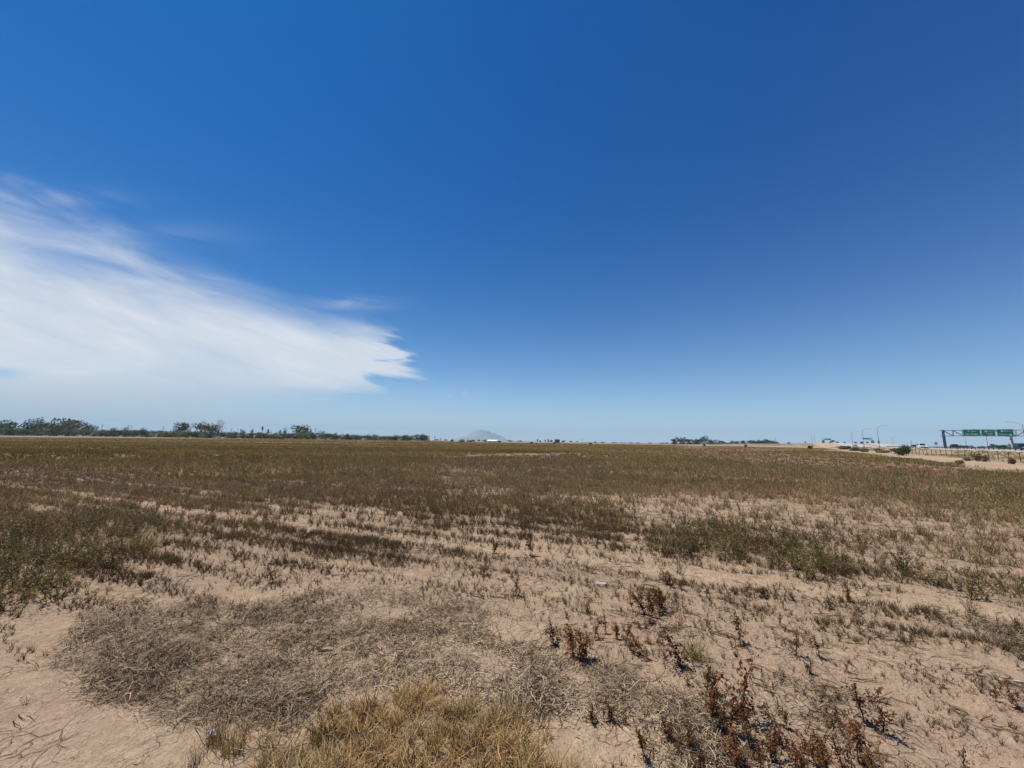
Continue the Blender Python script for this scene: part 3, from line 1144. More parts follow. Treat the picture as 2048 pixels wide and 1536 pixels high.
# verge weeds by the freeway
n = 5200
s_r = rng.uniform(-215, 120, n); o_r = rng.uniform(-14, -3.5, n)
x = Q0[0] + DD[0] * s_r + NN[0] * o_r; y = Q0[1] + DD[1] * s_r + NN[1] * o_r
m_ = (fbm(x, y, .12, 3, 72) > .52) & (y > 5)
x, y = x[m_], y[m_]
scatter('verge_grass', FARY, x, y, rng.uniform(.25, .55, len(x)), np.full(len(x), .7), VEG, tintvar(x, y, .05, .3, 20, .1) * 1.5, 'straw coloured grass on the slope between fence and freeway')
print('scatters done')

# ------------------------------------------------------------------ single weeds
VB = [weed_bush(300 + i, 18, 17, (OLIVE, OLIVE2, DKOL, OLIVE2) if i % 3 else (OLIVE2, OLIVE, BRN), lean=.95).mesh('leafy_weed') for i in range(6)]
VBR = [weed_bush(310 + i, 14, 14, (BRN, DKB, DKOL, OLIVE), .9).mesh('brown_weed') for i in range(4)]
VD = [dock(320 + i, 1 + (i % 3 == 2), 3 + i % 4).mesh('dead_dock') for i in range(8)]


def plant(name, me_, px, py, hpx, label, group=None, mat_=None, cat='weed', wide=1.0):
    g_ = ground(px, py)
    d = float(np.dot(g_ - np.array([0, 0, CAMH]), RM @ np.array([0, 0, -1.0])))
    h = hpx * d / F
    me_.materials.clear() if False else None
    if not me_.materials:
        me_.materials.append(mat_ or VEGO)
    o = link(name, me_, None, None, g_, random.uniform(0, 6.28))
    o.scale = (h * wide, h * wide, h)
    return tag(o, label, cat, group)


def in_poly(px, py, poly):
    c = False
    for i in range(len(poly)):
        x1, y1 = poly[i]; x2, y2 = poly[(i + 1) % len(poly)]
        if (y1 > py) != (y2 > py) and px < (x2 - x1) * (py - y1) / (y2 - y1) + x1:
            c = not c
    return c


def fill(poly, n, mind):
    xs = [p[0] for p in poly]; ys = [p[1] for p in poly]
    out = []
    t = 0
    while len(out) < n and t < 9000:
        t += 1
        px, py = random.uniform(min(xs), max(xs)), random.uniform(min(ys), max(ys))
        sc = (py - float(hor(px))) / 250
        if in_poly(px, py, poly) and all(abs(px - a) / (mind * sc) + abs(py - b_) / (mind * .45 * sc) > 1 for a, b_ in out):
            out.append((px, py))
    return out


for px, py in fill([(-40, 1065), (0, 1058), (120, 1045), (240, 1040), (325, 1055), (300, 1110), (215, 1150), (150, 1190), (60, 1225), (-60, 1240)], 42, 36):
    plant('leafy_weed', random.choice(VB), px, py, random.uniform(42, 72) * (py - 880) / 240,
          'olive green leafy weed crowded into the dense patch at the left edge of the field', 'weeds of the dense patch at the left edge')
for px, py in fill([(1275, 1085), (1330, 1075), (1450, 1070), (1540, 1085), (1640, 1100), (1690, 1120), (1680, 1158), (1600, 1160), (1480, 1125), (1300, 1110)], 44, 28):
    plant('leafy_weed', random.choice(VB), px, py, random.uniform(36, 62) * (py - 885) / 230,
          'bushy olive weed growing in the dense clump on bare soil right of centre', 'weeds of the clump right of centre')
for px, py, h in [(1725, 1095, 40), (1540, 1035, 26), (1875, 1040, 34), (1912, 1044, 28), (1780, 1028, 28), (2035, 1050, 38), (1160, 1085, 46),
                  (1240, 1062, 34), (1000, 1030, 26), (905, 1040, 34), (880, 1028, 28), (1090, 1050, 30), (1360, 1150, 34), (1205, 1010, 26), (1620, 1010, 22),
                  (1680, 1040, 24), (1450, 1012, 22), (1960, 1075, 30), (700, 1010, 24), (620, 1030, 24), (1640, 1055, 22), (1840, 1070, 26)]:
    plant('leafy_weed', random.choice(VB), px, py, h, 'small green weed standing apart on the bare ground of the middle distance', 'scattered weeds of the middle distance')
UN = [(1952, 1200, 92, 'tallest many-stemmed green weed on bare soil near the right edge'),
      (1945, 1228, 40, 'low dark green weed just in front of the tallest weed near the right edge'),
      (1872, 1172, 56, 'spreading grey green weed left of the tallest weed near the right edge'),
      (1808, 1145, 74, 'open thin-stemmed weed on bare soil between the clump and the right edge'),
      (1711, 1147, 34, 'small upright weed just right of the dense clump'),
      (1734, 1147, 30, 'compact dark weed, second to the right of the dense clump'),
      (1764, 1145, 34, 'small sparse weed, third to the right of the dense clump'),
      (2042, 1185, 60, 'green weed cut by the right edge of the picture'),
      (1830, 1160, 28, 'low brown tinged weed at the foot of the open thin-stemmed weed'),
      (6, 1222, 66, 'bright green bushy weed cut by the left edge below the dense patch'),
      (50, 1195, 44, 'dark green weed beside the smooth mud at the left'),
      (1232, 1192, 26, 'lone small weed just below the pale rock')]
for px, py, h, lb in UN:
    plant('leafy_weed', random.choice(VB), px, py, h, lb)
for px, py, h, lb in [(1063, 1112, 50, 'lone tall dead brown stalk on the bare furrow at centre'),
                      (987, 1108, 30, 'short dead stalk left of the lone tall stalk at centre'),
                      (1135, 1115, 26, 'thin dead stalk right of the lone tall stalk at centre'),
                      (1030, 1192, 46, 'forked dead brown stalk at centre below the bare furrow'),
                      (968, 1150, 34, 'twiggy dead weed between the furrow and the forked stalk'),
                      (545, 1166, 42, 'dark twiggy dead weed left of centre above the grey mat'),
                      (470, 1120, 30, 'slim dead stalk left of centre'),
                      (1490, 1452, 132, 'tallest rust brown dead stalk in the lower right'),
                      (1478, 1292, 72, 'dark upright dead stalk standing alone above the tallest one'),
                      (2022, 1415, 52, 'dead brown weed close to the right edge at the lower right')]:
    plant('dead_stalk', random.choice(VD), px, py, h, lb, None, None, 'dead weed')
for px, py, h in [(1362, 1335, 74), (1150, 1312, 76), (1166, 1328, 64), (1108, 1292, 52), (1415, 1385, 62), (1250, 1292, 48), (1278, 1306, 52), (1300, 1232, 54),
                  (1322, 1228, 62), (1640, 1315, 42), (1592, 1312, 40), (1728, 1442, 72), (1765, 1465, 62), (1720, 1530, 92), (1650, 1545, 66), (1684, 1532, 58),
                  (1440, 1465, 84), (1421, 1425, 64), (1562, 1495, 72), (1290, 1515, 72), (1376, 1505, 56), (1222, 1445, 46), (1182, 1442, 34), (1990, 1402, 26),
                  (1925, 1535, 42), (1265, 1222, 28), (1345, 1482, 46), (1520, 1540, 66), (1470, 1540, 74), (1402, 1545, 60), (1752, 1560, 66), (1700, 1205, 32),
                  (1660, 1215, 28), (1340, 1172, 36), (1362, 1178, 26), (1528, 1195, 26), (1750, 1402, 36), (1190, 1275, 34), (1212, 1268, 38), (1236, 1280, 30),
                  (1262, 1300, 34), (1296, 1318, 28), (1318, 1215, 36), (1610, 1560, 70), (1575, 1460, 44), (1540, 1520, 60), (1500, 1500, 54), (1455, 1510, 52),
                  (1640, 1520, 50), (1590, 1530, 48), (1560, 1250, 26), (1620, 1345, 26), (1690, 1340, 24)]:
    plant('dead_stalk', random.choice(VD), px, py, h, 'rust brown dead stalk with curled leaves among others in the lower right', 'rust brown dead stalks of the lower right', None, 'dead weed', random.uniform(1., 1.5))
for i in range(26):
    px = random.uniform(350, 1000); py = random.uniform(1060, 1180)
    plant('brown_weed', random.choice(VBR), px, py, random.uniform(14, 28), 'small brown withering weed in the old furrows left of centre', 'withering weeds of the furrows left of centre')

tuftY = grass_tuft(401, 110, (YGRN, (.2, .2, .06), GOLD), .8, .018, .35).mesh('green_tuft')
plant('grass_tuft', tuftY, 1388, 1318, 52, 'yellow green grass tuft, the only one among the rust brown stalks', None, None, 'grass tuft', 1.3)
tuftB = grass_tuft(402, 120, (BRN, GOLD2, OLIVE2, DKOL), .7, .022, .25).mesh('brown_tuft')
plant('grass_tuft', tuftB, 462, 1508, 78, 'brown spiky grass tuft in front of the grey mat, larger of the two', None, None, 'grass tuft', 1.0)
plant('grass_tuft', tuftB, 428, 1490, 62, 'brown spiky grass tuft with the white scrap in front of it', None, None, 'grass tuft', .9)
plant('grass_tuft', grass_tuft(404, 60, (BRN, GOLD2, DKB), .7, .022).mesh('small_tuft'), 392, 1530, 40, 'thin brown tuft left of the golden grass at the bottom edge', None, None, 'grass tuft', 1.0)
plant('grass_tuft', tuftY, 285, 1098, 34, 'yellow grass tuft at the right end of the dense left patch', None, None, 'grass tuft', 1.6)
plant('grass_tuft', tuftY, 500, 990, 17, 'pale yellow grass tuft in the middle distance left of centre', None, None, 'grass tuft', 2.0)


# stones and litter
def stone(name, px, py, wpx, col, label, flat=.45, seed=1, cat='stone'):
    r = random.Random(seed)
    bm_v, bm_f = [], []
    n, m_ = 12, 7
    for j in range(m_):
        ph = -math.pi / 2 + math.pi * j / (m_ - 1)
        for i in range(n):
            a = 2 * math.pi * i / n
            k_ = 1 + .28 * math.sin(a * 2 + seed) + .16 * math.sin(a * 3 + 2 * seed) + r.uniform(-.10, .10)
            x_ = math.cos(ph) * math.cos(a) * k_
            y_ = math.cos(ph) * math.sin(a) * k_ * .7
            z_ = (math.sin(ph) * flat) * (1 + r.uniform(-.12, .12))
            bm_v.append((x_ * .5, y_ * .5, min(max(z_ * .5, -.12), .17 + .05 * math.cos(a)) + .10))
    for j in range(m_ - 1):
        for i in range(n):
            bm_f.append((j * n + i, j * n + (i + 1) % n, (j + 1) * n + (i + 1) % n, (j + 1) * n + i))
    me_ = bpy.data.meshes.new(name)
    me_.from_pydata(bm_v, [], bm_f)
    g_ = ground(px, py)
    d = float(np.dot(g_ - np.array([0, 0, CAMH]), RM @ np.array([0, 0, -1.0])))
    o = link(name, me_, mat('stone_' + label[:12].replace(' ', '_'), col, .85, 0, .2, 30, .2, .6, 60), None, g_, r.uniform(-.4, .4))
    o.scale = (wpx * d / F,) * 3
    return tag(o, label, cat)


stone('rock', 1204, 1172, 22, (.50, .41, .34), 'pale pinkish rock lying on the soil at centre right', .75, 3)
stone('rock', 1342, 1447, 24, (.55, .47, .27), 'yellowish flat stone tucked into the grey stems in the lower right', .6, 5)
stone('clod', 622, 1246, 24, (.42, .32, .23), 'pale clod of dry mud inside the grey mat', .35, 7, 'clod')
stone('clod', 655, 1300, 20, (.44, .34, .25), 'lower pale clod of dry mud inside the grey mat', .35, 8, 'clod')
# torn white board at the right edge and the crumpled scrap
g_ = ground(2040, 1366)
MB().poly([(-.09, -.02, 0), (.07, -.03, 0), (.10, .01, 0), (-.05, .03, 0), (-.09, -.02, .02), (.07, -.03, .03), (.10, .01, .025), (-.05, .03, .015)],
          [(3, 2, 1, 0), (4, 5, 6, 7), (0, 1, 5, 4), (1, 2, 6, 5), (2, 3, 7, 6), (3, 0, 4, 7)]).build('wood_scrap', mat('white_scrap', (.55, .48, .40), .7), None, g_, -.45)
bpy.data.objects['wood_scrap'].scale = (.42, .42, .42)
tag(bpy.data.objects['wood_scrap'], 'short pale wood splinter lying at the right edge', 'scrap')
P = MB()
r = random.Random(5)
base = []
for j in range(5):
    for i in range(5):
        base.append(((i - 2) * .012 + r.uniform(-.004, .004), (j - 2) * .011 + r.uniform(-.004, .004), .012 + r.uniform(0, .028)))
P.poly(base + [(p_[0], p_[1], p_[2] - .003) for p_ in base],
       [(j * 5 + i, j * 5 + i + 1, (j + 1) * 5 + i + 1, (j + 1) * 5 + i) for j in range(4) for i in range(4)] +
       [(25 + (j + 1) * 5 + i, 25 + (j + 1) * 5 + i + 1, 25 + j * 5 + i + 1, 25 + j * 5 + i) for j in range(4) for i in range(4)])
o = P.build('paper_scrap', mat('paper', (.75, .77, .8), .6), None, ground(423, 1474))
tag(o, 'crumpled white paper scrap at the foot of a brown tuft', 'litter')

# ------------------------------------------------------------------ trees and shrubs


def crown(seed, w, h, n=300, pal=((.045, .060, .022), (.06, .075, .03), (.03, .042, .018)), clumps=12, leaf=.5, low=.0, airy=0.0, dep=None):
    """leaf quads in uneven clumps; returns PB (base z = low*h)"""
    P = PB(seed); r = P.r
    dep = dep or w
    leaf = max(leaf, .062 * w)
    n = int(n * 2.6)
    cs = []
    for i in range(clumps):
        a = r.uniform(0, 6.28); q = r.uniform(0, 1) ** .5
        z = r.uniform(low + .12, .86)
        k_ = math.sqrt(max(1 - ((z - .5) / .55) ** 2, .12))
        cs.append((math.cos(a) * q * w * .36 * k_, math.sin(a) * q * dep * .36 * k_, z * h, r.uniform(.16, .29) * w, r.uniform(.14, .25) * h, r.uniform(.75, 1.25)))
    for (cx, cy, cz, cr, ch, tone) in cs:
        for j in range(max(n // clumps, 3)):
            a = r.uniform(0, 6.28); u_ = r.uniform(-1, 1); q = r.uniform(.35, 1) ** .6
            k_ = math.sqrt(1 - u_ * u_)
            p_ = (cx + math.cos(a) * k_ * cr * q, cy + math.sin(a) * k_ * cr * q, max(cz + u_ * ch * q, .02 * h))
            if r.random() < airy: continue
            c = r.choice(pal)
            P.leaf(p_, (r.uniform(-1, 1), r.uniform(-1, 1), r.uniform(-.6, .9)), leaf * r.uniform(.6, 1.5), leaf * r.uniform(.4, .9), jit(r, tuple(e * tone for e in c), .25))
    return P


def trunk(seed, h, rad_, spread, limbs=5, top=.7):
    m_ = MB(); r = random.Random(seed)
    m_.tube([(0, 0, -.3), (r.uniform(-.1, .1), 0, h * .3), (r.uniform(-.3, .3), r.uniform(-.2, .2), h * top)], [rad_, rad_ * .75, rad_ * .35], 7)
    for i in range(limbs):
        a = r.uniform(0, 6.28); z = h * r.uniform(.25, .5)
        m_.tube([(0, 0, z), (math.cos(a) * spread * .5, math.sin(a) * spread * .5, z + h * .18), (math.cos(a) * spread, math.sin(a) * spread, z + h * .38)], [rad_ * .5, rad_ * .3, rad_ * .12], 5)
    return m_


BARK = mat('bark', (.16, .115, .08), .9, 0, .25, 2.0, .1)
TREE = leaf_mat('tree_leaves', .25, gain=1.2, objvar=.2)
EUC = ((.11, .12, .065), (.15, .15, .085), (.07, .08, .042))
DKG = ((.055, .078, .030), (.08, .10, .04), (.035, .05, .02))
SHR = ((.17, .18, .08), (.23, .22, .11), (.10, .115, .05))


def tree(px, ytop, wpx, d, label, pal=EUC, group=None, ybase=None, seed=None, airy=0., n=340, clumps=13, leaf=.55, low=.12, name='tree', hasTrunk=True, dep=None):
    base = pt(px, float(hor(px)), d)
    base[2] = gz(base[0], base[1])
    h = pt(px, ytop, d)[2] - base[2]
    w = wpx * d / F
    seed = seed or random.randint(0, 99999)
    t = empty(name, base, random.uniform(0, 6.28), label, 'shrub' if not hasTrunk else 'tree', group)
    P = crown(seed, w, h, n, pal, clumps, leaf, low, airy, dep)
    v, q, c = P.arr()
    v[:, 2] *= h / max(float(np.percentile(v[:, 2], 96)), .1)
    link('crown' if hasTrunk else 'foliage', mesh_np('crown', v, q, c), TREE, t)
    if hasTrunk:
        trunk(seed, h, max(.025 * h, .12), w * .28).build('trunk', BARK, t)
    else:
        m_ = MB(); r = random.Random(seed)
        for i in range(6):
            a = r.uniform(0, 6.28)
            m_.tube([(0, 0, -.1), (math.cos(a) * w * .15, math.sin(a) * w * .15, h * .4), (math.cos(a) * w * .3, math.sin(a) * w * .3, h * .8)], [.05, .035, .015], 4)
        m_.build('stem', BARK, t)
    return t


DL = 395.0
for (px, yt, w, lb, pal, airy) in [
        (2, 843, 46, 'dark round tree cut by the left edge of the picture', DKG, 0),
        (64, 838.5, 36, 'tallest dark tree just right of the leaning pole at the far left', DKG, 0),
        (90, 845, 34, 'grey green tree between the tallest dark tree and the broad domed tree', EUC, .1),
        (138, 840, 62, 'broad domed grey green tree at the far left', EUC, .05),
        (112, 851, 16, 'small very dark tree in front of the broad domed tree', DKG, 0),
        (180, 850, 30, 'low rounded tree at the right foot of the broad domed tree', DKG, 0),
        (226, 855, 15, 'small dark round tree, first right of the domed tree', DKG, 0),
        (250, 854, 16, 'small dark tree beside the pair of thin poles', DKG, 0),
        (284, 856, 18, 'grey green bushy tree left of the white roof', EUC, .1),
        (358, 846.5, 36, 'broad dark tree standing alone above the hedge right of the white roof', DKG, 0),
        (410, 847.5, 44, 'wide brownish green tree beside the bare-limbed one', EUC, .05),
        (436, 841, 26, 'tall open grey tree with bare limbs', ((.16, .14, .10), (.12, .11, .08), (.10, .10, .06)), .55),
        (484, 859, 12, 'small round tree left of the palms', DKG, 0),
        (569, 856, 9, 'slim dark tree right of the last palm', DKG, 0),
        (601, 852, 46, 'wide domed tree right of the palms', EUC, .08),
        (642, 861.5, 18, 'low dark tree right of the wide domed tree', DKG, 0),
        (656, 866, 12, 'small low tree at the right end of the tall trees', DKG, 0)]:
    tree(px, yt + 1.0, w, DL + 12, lb, pal, 'trees rising behind the far hedge', airy=airy, n=420 if w > 30 else 260)

# continuous hedge of shrubs
px = -36
while px < 852:
    f = np.interp(px, [0, 200, 300, 480, 560, 650, 700, 740, 770, 800, 830, 855], [858, 861, 862, 866, 867, 868, 871.5, 871, 873.5, 872, 871, 871])
    w = random.uniform(13, 20)
    tree(px, f + random.uniform(-1.6, 1.2), w * 1.35, DL + random.uniform(-5, 3), 'grey green shrub of the long hedge along the far left edge of the field', random.choice((SHR, SHR, EUC, DKG)),
         'shrubs of the far left hedge', n=240, clumps=11, leaf=.75, low=-.05, name='hedge_shrub', hasTrunk=False)
    px += w * .5

# palms
def palm(px, ytop, d, label, group, headpx=11):
    base = pt(px, float(hor(px)), d); base[2] = gz(base[0], base[1])
    h = pt(px, ytop, d)[2] - base[2]
    t = empty('palm_tree', base, random.uniform(0, 6.28), label, 'palm', group)
    hr = headpx * d / F / 2
    MB().tube([(0, 0, -.2), (.1, 0, h * .4), (0, 0, h - hr * .9)], [.42, .33, .28], 7).build('trunk', BARK, t)
    P = PB(random.randint(0, 9999)); r = P.r
    zc = h - hr
    for i in range(64):
        a = r.uniform(0, 6.28); el = r.uniform(-1.1, 1.45)
        L_ = hr * r.uniform(.85, 1.1)
        p0 = (0, 0, zc)
        p1 = (math.cos(a) * math.cos(el) * L_ * .55, math.sin(a) * math.cos(el) * L_ * .55, zc + math.sin(el) * L_ * .6)
        p2 = (math.cos(a) * math.cos(el) * L_, math.sin(a) * math.cos(el) * L_, zc + math.sin(el) * L_ * .9 - hr * .15)
        P.ribbon([p0, p1, p2], .45, jit(r, r.choice(DKG if el > -.3 else ((.11, .09, .055), (.08, .07, .04)))), .12)
    link('crown', P.mesh('palm_crown'), TREE, t)


for px, yt, lb, hp in [(503, 858, 'short round-headed palm, first from the left of the palm row', 8), (523, 852, 'tallest palm of the row', 8.5),
                       (535, 857.5, 'bushy palm just right of the tallest one', 9.5), (559, 859, 'small palm right of the second white roof', 8)]:
    palm(px, yt - 1.2, DL + 20, lb, 'palms behind the far hedge', hp * 1.25)
palm(869.5, 871, 700, 'thin lone palm beyond the right end of the hedge', None, 4.5)
palm(881, 876, 700, 'tiny palm right of the thin lone palm', None, 5)

# far right tree row
for (px, yt, w) in [(1347, 879.5, 12), (1362.5, 876.5, 19), (1380, 880, 15), (1394, 880.3, 14), (1409, 875, 19), (1427, 881, 15), (1441, 883, 16), (1457, 887, 10),
                    (1472, 883.5, 17), (1488, 883, 12), (1504, 882, 16), (1514, 882.5, 12), (1531, 881, 19), (1541, 882, 12), (1552, 885, 12)]:
    lab = {1409: 'tallest tree of the far row right of centre', 1362.5: 'second tallest tree, at the left end of the far row right of centre', 1531: 'broad tree at the right end of the far row'}.get(
        px, 'dark green tree in the far row right of centre')
    tree(px, yt - .6, w * 1.3, 640 + random.uniform(-10, 20), lab, DKG, 'trees of the far row right of centre', leaf=1.1, n=420, clumps=12, low=-.1)

# tiny trees toward the horizon
k_ = 0
for (px, yt, w) in [(873, 879, 8), (891, 879.5, 6), (958, 880, 5), (1022, 881, 14), (1040, 881.5, 14), (1075, 879.3, 3), (1080.5, 881.8, 3), (1091, 880.2, 2.5), (1096.5, 879.6, 4), (1103, 881, 6), (1126, 881.5, 9),
                    (1142, 882.5, 10), (1155, 883, 8), (1190, 884, 10), (1206, 884.5, 12), (1230, 885, 10), (1245, 885, 12), (1262, 885.5, 12), (1277, 886, 10), (1300, 886, 9), (1322, 886, 10), (1335, 886, 9),
                    (1578, 885, 5), (1600, 887, 8), (1610.5, 884, 7)]:
    tree(px, yt - .6, w * 1.15, 1150 + 30 * (k_ % 4), 'tiny hazy tree on the horizon', DKG, 'tiny trees along the horizon', n=110, clumps=6, leaf=1.4, low=0)
    k_ += 1
for (px, yt, w, d, lb, pal) in [(903.5, 879, 7, 300, 'small dark bush beyond the right end of the hedge', DKG), (924, 880, 18, 330, 'long low hedge bush left of the white shed, nearer the palm', SHR),
                                (943, 880.2, 17, 330, 'long low hedge bush left of the white shed, nearer the shed', SHR), (970, 880, 12, 640, 'dark tree against the left end of the white shed', DKG),
                                (999, 882, 12, 500, 'low dark bush at the right end of the white shed', DKG),
                                (1063, 883.6, 5, 260, 'small dark bush in the far field left of the grey building', DKG), (1108, 884.8, 5, 260, 'small dark bush in the far field below the grey building', DKG),
                                (1181, 885.6, 7, 260, 'small dark bush in the far field right of the lone pole', DKG), (1408, 888.6, 6, 230, 'dark bush in front of the tallest tree of the far row', DKG),
                                (1491, 889.5, 5, 230, 'dark bush in front of the right half of the far row', DKG), (1620, 892, 7, 150, 'dark round bush on the pale strip right of centre', DKG)]:
    tree(px, yt, w, d, lb, pal, None, n=160, clumps=7, leaf=.3 if d < 320 else .8, low=0, name='bush', hasTrunk=False)
# shrubs along the freeway fence
for (px, yt, w, d, lb, pal) in [(1803, 893.5, 31, 66, 'large green shrub by the freeway fence', ((.07, .09, .035), (.10, .12, .045), (.045, .06, .022))),
                                (1708, 895.5, 18, 120, 'low olive shrub left of the large green shrub by the fence', SHR), (1726, 898, 12, 100, 'small olive shrub between two low ones by the fence', SHR),
                                (1688, 893, 20, 160, 'low spreading shrub at the far end of the fence', SHR), (1762, 899, 24, 90, 'grey green ground shrub beside the large green shrub', SHR),
                                (1952, 909, 22, 45, 'leafless brown tumbleweed against the fence', ((.20, .135, .09), (.15, .10, .07), (.24, .17, .11))),
                                (1967, 912, 12, 44, 'smaller brown tumbleweed right of the first against the fence', ((.20, .135, .09), (.15, .10, .07), (.24, .17, .11))),
                                (1931, 914.5, 14, 46, 'low brown tumbleweed left of the larger one against the fence', ((.20, .135, .09), (.15, .10, .07), (.24, .17, .11))),
                                (2019, 918, 8, 38, 'scraggly dry bush by the fence near the right edge', ((.17, .12, .07), (.13, .09, .05), (.2, .15, .09))),
                                (1913, 921.5, 12, 38, 'small green bush on the sandy track', SHR)]:
    tree(px, yt, w, d, lb, pal, None, n=420, clumps=12, leaf=.0032 * d, low=0, name='shrub', hasTrunk=False, airy=.72 if pal[0][0] > .185 else 0)


# ------------------------------------------------------------------ poles
WOOD = mat('weathered_wood', (.13, .105, .085), .85)
STEEL = mat('galvanised_steel', (.16, .17, .19), .55, .3)
DSTEEL = mat('dark_steel', (.075, .085, .11), .5, .3)


def ppole(px, ytop, d, label, kind='cross', group=None, rad_=.16, az=None):
    base = pt(px, float(hor(px)), d); base[2] = gz(base[0], base[1])
    h = pt(px, ytop, d)[2] - base[2]
    t = empty('utility_pole', base, az if az is not None else random.uniform(-.4, .4), label, 'utility pole', group)
    MB().tube([(0, 0, -.3), (0, 0, h)], [rad_ * 1.2, rad_ * .8], 8).build('pole', WOOD, t)
    if kind == 'cross':
        c = MB().box((0, 0, h - .6), (2.6, .16, .18)).build('crossarm', WOOD, t)
        for x_ in (-1.15, -.4, .4, 1.15):
            MB().tube([(x_, 0, h - .52), (x_, 0, h - .2)], .07, 6).build('insulator', STEEL, c)
    elif kind == 'vee':
        for s_ in (-1, 1):
            MB().tube([(0, 0, h - 3.0), (s_ * 1.2, 0, h)], .09, 5).build('brace', WOOD, t)


for (px, yt, d, lb, kd) in [(43, 845.5, 380, 'leaning utility pole left of the tallest dark tree', 'cross'), (201, 849, 430, 'thin forked pole right of the broad domed tree', 'vee'),
                            (254, 849.5, 430, 'left pole of the close pair of thin poles', 'cross'), (260, 851, 430, 'right pole of the close pair of thin poles', 'cross'),
                            (324, 853, 430, 'forked pole at the left end of the white roof', 'vee'), (339.5, 857, 430, 'plain pole at the right end of the white roof', ''),
                            (461, 857, 430, 'forked pole right of the bare-limbed tree', 'vee'), (473, 858.5, 430, 'plain pole left of the palms', ''),
                            (629.5, 856, 410, 'bare leafless snag right of the wide domed tree', 'vee'), (684.5, 863, 450, 'thin pole behind the right part of the hedge', ''),
                            (936, 876, 800, 'thin pole left of the mountain foot', 'cross'), (984, 873, 800, 'thin pole above the white shed', 'cross'), (1164.5, 877, 520, 'lone dark utility pole right of the grey building', 'cross'),
                            (1625, 873, 620, 'first thin pole on the rise from the left', ''), (1631, 871, 620, 'second thin pole on the rise from the left', ''),
                            (1646, 872, 620, 'thin pole left of the dark overhead sign', ''), (1746, 872, 620, 'thin pole right of the green overhead sign', ''),
                            (1823.5, 880, 420, 'short thin pole left of the white car', ''), (1552, 873, 700, 'faint pole at the right end of the far row of trees', '')]:
    ppole(px, yt, d, lb, kd)


def lamp_post(px, d, hgt_, armdir, label, group, arm=3.6, o=None):
    base = pt(px, float(hor(px)), d); base[2] = gz(base[0], base[1])
    t = empty('street_lamp', base, 0, label, 'street lamp', group)
    MB().box((0, 0, .2), (.5, .5, .5)).build('base', STEEL, t)
    MB().tube([(0, 0, .4), (0, 0, hgt_ * .5), (0, 0, hgt_)], [.12, .095, .065], 8).build('pole', STEEL, t)
    ax, ay = armdir
    A = MB().tube([(0, 0, hgt_ - .1), (ax * arm * .4, ay * arm * .4, hgt_ + .75), (ax * arm, ay * arm, hgt_ + 1.1)], [.07, .055, .045], 6).build('arm', STEEL, t)
    MB().box((ax * (arm + .35), ay * (arm + .35), hgt_ + 1.08), (.85, .36, .16), math.atan2(ay, ax)).build('lamp_head', mat('lamp_head', (.45, .46, .48), .5), A)


nx, ny = NN
lamp_post(1758.5, 201, 10.2, (nx, ny), 'nearest and tallest of the three lamps left of the freeway, arm to the right', 'lamps along the near side of the freeway')
lamp_post(1728, 241, 10.2, (nx, ny), 'middle one of the three lamps left of the freeway', 'lamps along the near side of the freeway')
lamp_post(1705.5, 295, 10.2, (nx, ny), 'farthest of the three lamps left of the freeway', 'lamps along the near side of the freeway')
lamp_post(1787, 420, 9.0, (nx, ny), 'distant lamp between the nearest lamp and the white car', None)
lamp_post(1976, 210, 10.2, (-nx, -ny), 'lamp behind the middle green sign with its arm pointing left', 'lamps along the far side of the freeway')
lamp_post(1933, 290, 10.6, (-nx, -ny), 'lamp behind the left green sign', 'lamps along the far side of the freeway')
lamp_post(2053, 158, 10.2, (-nx, -ny), 'lamp at the right edge with its arm pointing left', 'lamps along the far side of the freeway')
lamp_post(1921, 520, 8.6, (-nx, -ny), 'faint distant lamp above the dark cars', None)

# ------------------------------------------------------------------ fence
ft = empty('wire_fence', (*fw(-240, -13), 0), 0, 'long wire fence on dark steel posts beside the freeway', 'fence')
fx, fy = fw(-240, -13)
POST = mat('rusty_post', (.10, .075, .06), .8)
pm = MB().box((0, 0, .5), (.055, .03, 1.2)).box((.0, .03, .55), (.02, .05, 1.05)).mesh('fence_post')
ends = []
for i in range(100):
    s = -240 + i * 3.0
    q = fw(s, -13)
    z = gz(*q)
    ln = random.uniform(-.04, .04)
    po = link('post', pm, POST, ft, (q[0] - fx, q[1] - fy, z))
    po.rotation_euler = (ln, random.uniform(-.04, .04), .3)
    ends.append((q[0] - fx, q[1] - fy, z))
w_ = MB()
for zz in (.28, .55, .82, 1.04):
    w_.tube([(e[0], e[1], e[2] + zz) for e in ends], .004, 3)
w_.build('wire', mat('wire', (.12, .11, .10), .6, .5), ft)

# ------------------------------------------------------------------ freeway
CONC = mat('concrete_pavement', (.40, .385, .365), .85, 0, .08, .35, .15)
ASPH = mat('asphalt_shoulder', (.30, .285, .27), .9, 0, .12, .3, .15)
WHITE = mat('white_road_paint', (.78, .77, .72), .7)
YEL = mat('yellow_road_paint', (.60, .42, .10), .7)


def ribbon_road(name, o0, o1, s0, s1, lift, m_, label, step=6.0, thick=.0, dash=None):
    v, f = [], []
    s = s0
    segs = []
    while s < s1:
        e = min(s + (dash[0] if dash else step), s1)
        segs.append((s, e))
        s = e + (dash[1] if dash else 0)
    for (a, c) in segs:
        n = max(1, int((c - a) / step))
        for i in range(n):
            sa, sb = a + (c - a) * i / n, a + (c - a) * (i + 1) / n
            b0 = len(v)
            for (ss, oo) in ((sa, o0), (sa, o1), (sb, o1), (sb, o0)):
                q = fw(ss, oo)
                v.append((q[0], q[1], float(roadz(ss)) + lift))
            f.append((b0, b0 + 1, b0 + 2, b0 + 3))
    me_ = bpy.data.meshes.new(name)
    me_.from_pydata(v, [], f)
    o = link(name, me_, m_)
    return tag(o, label, None, None, 'structure')


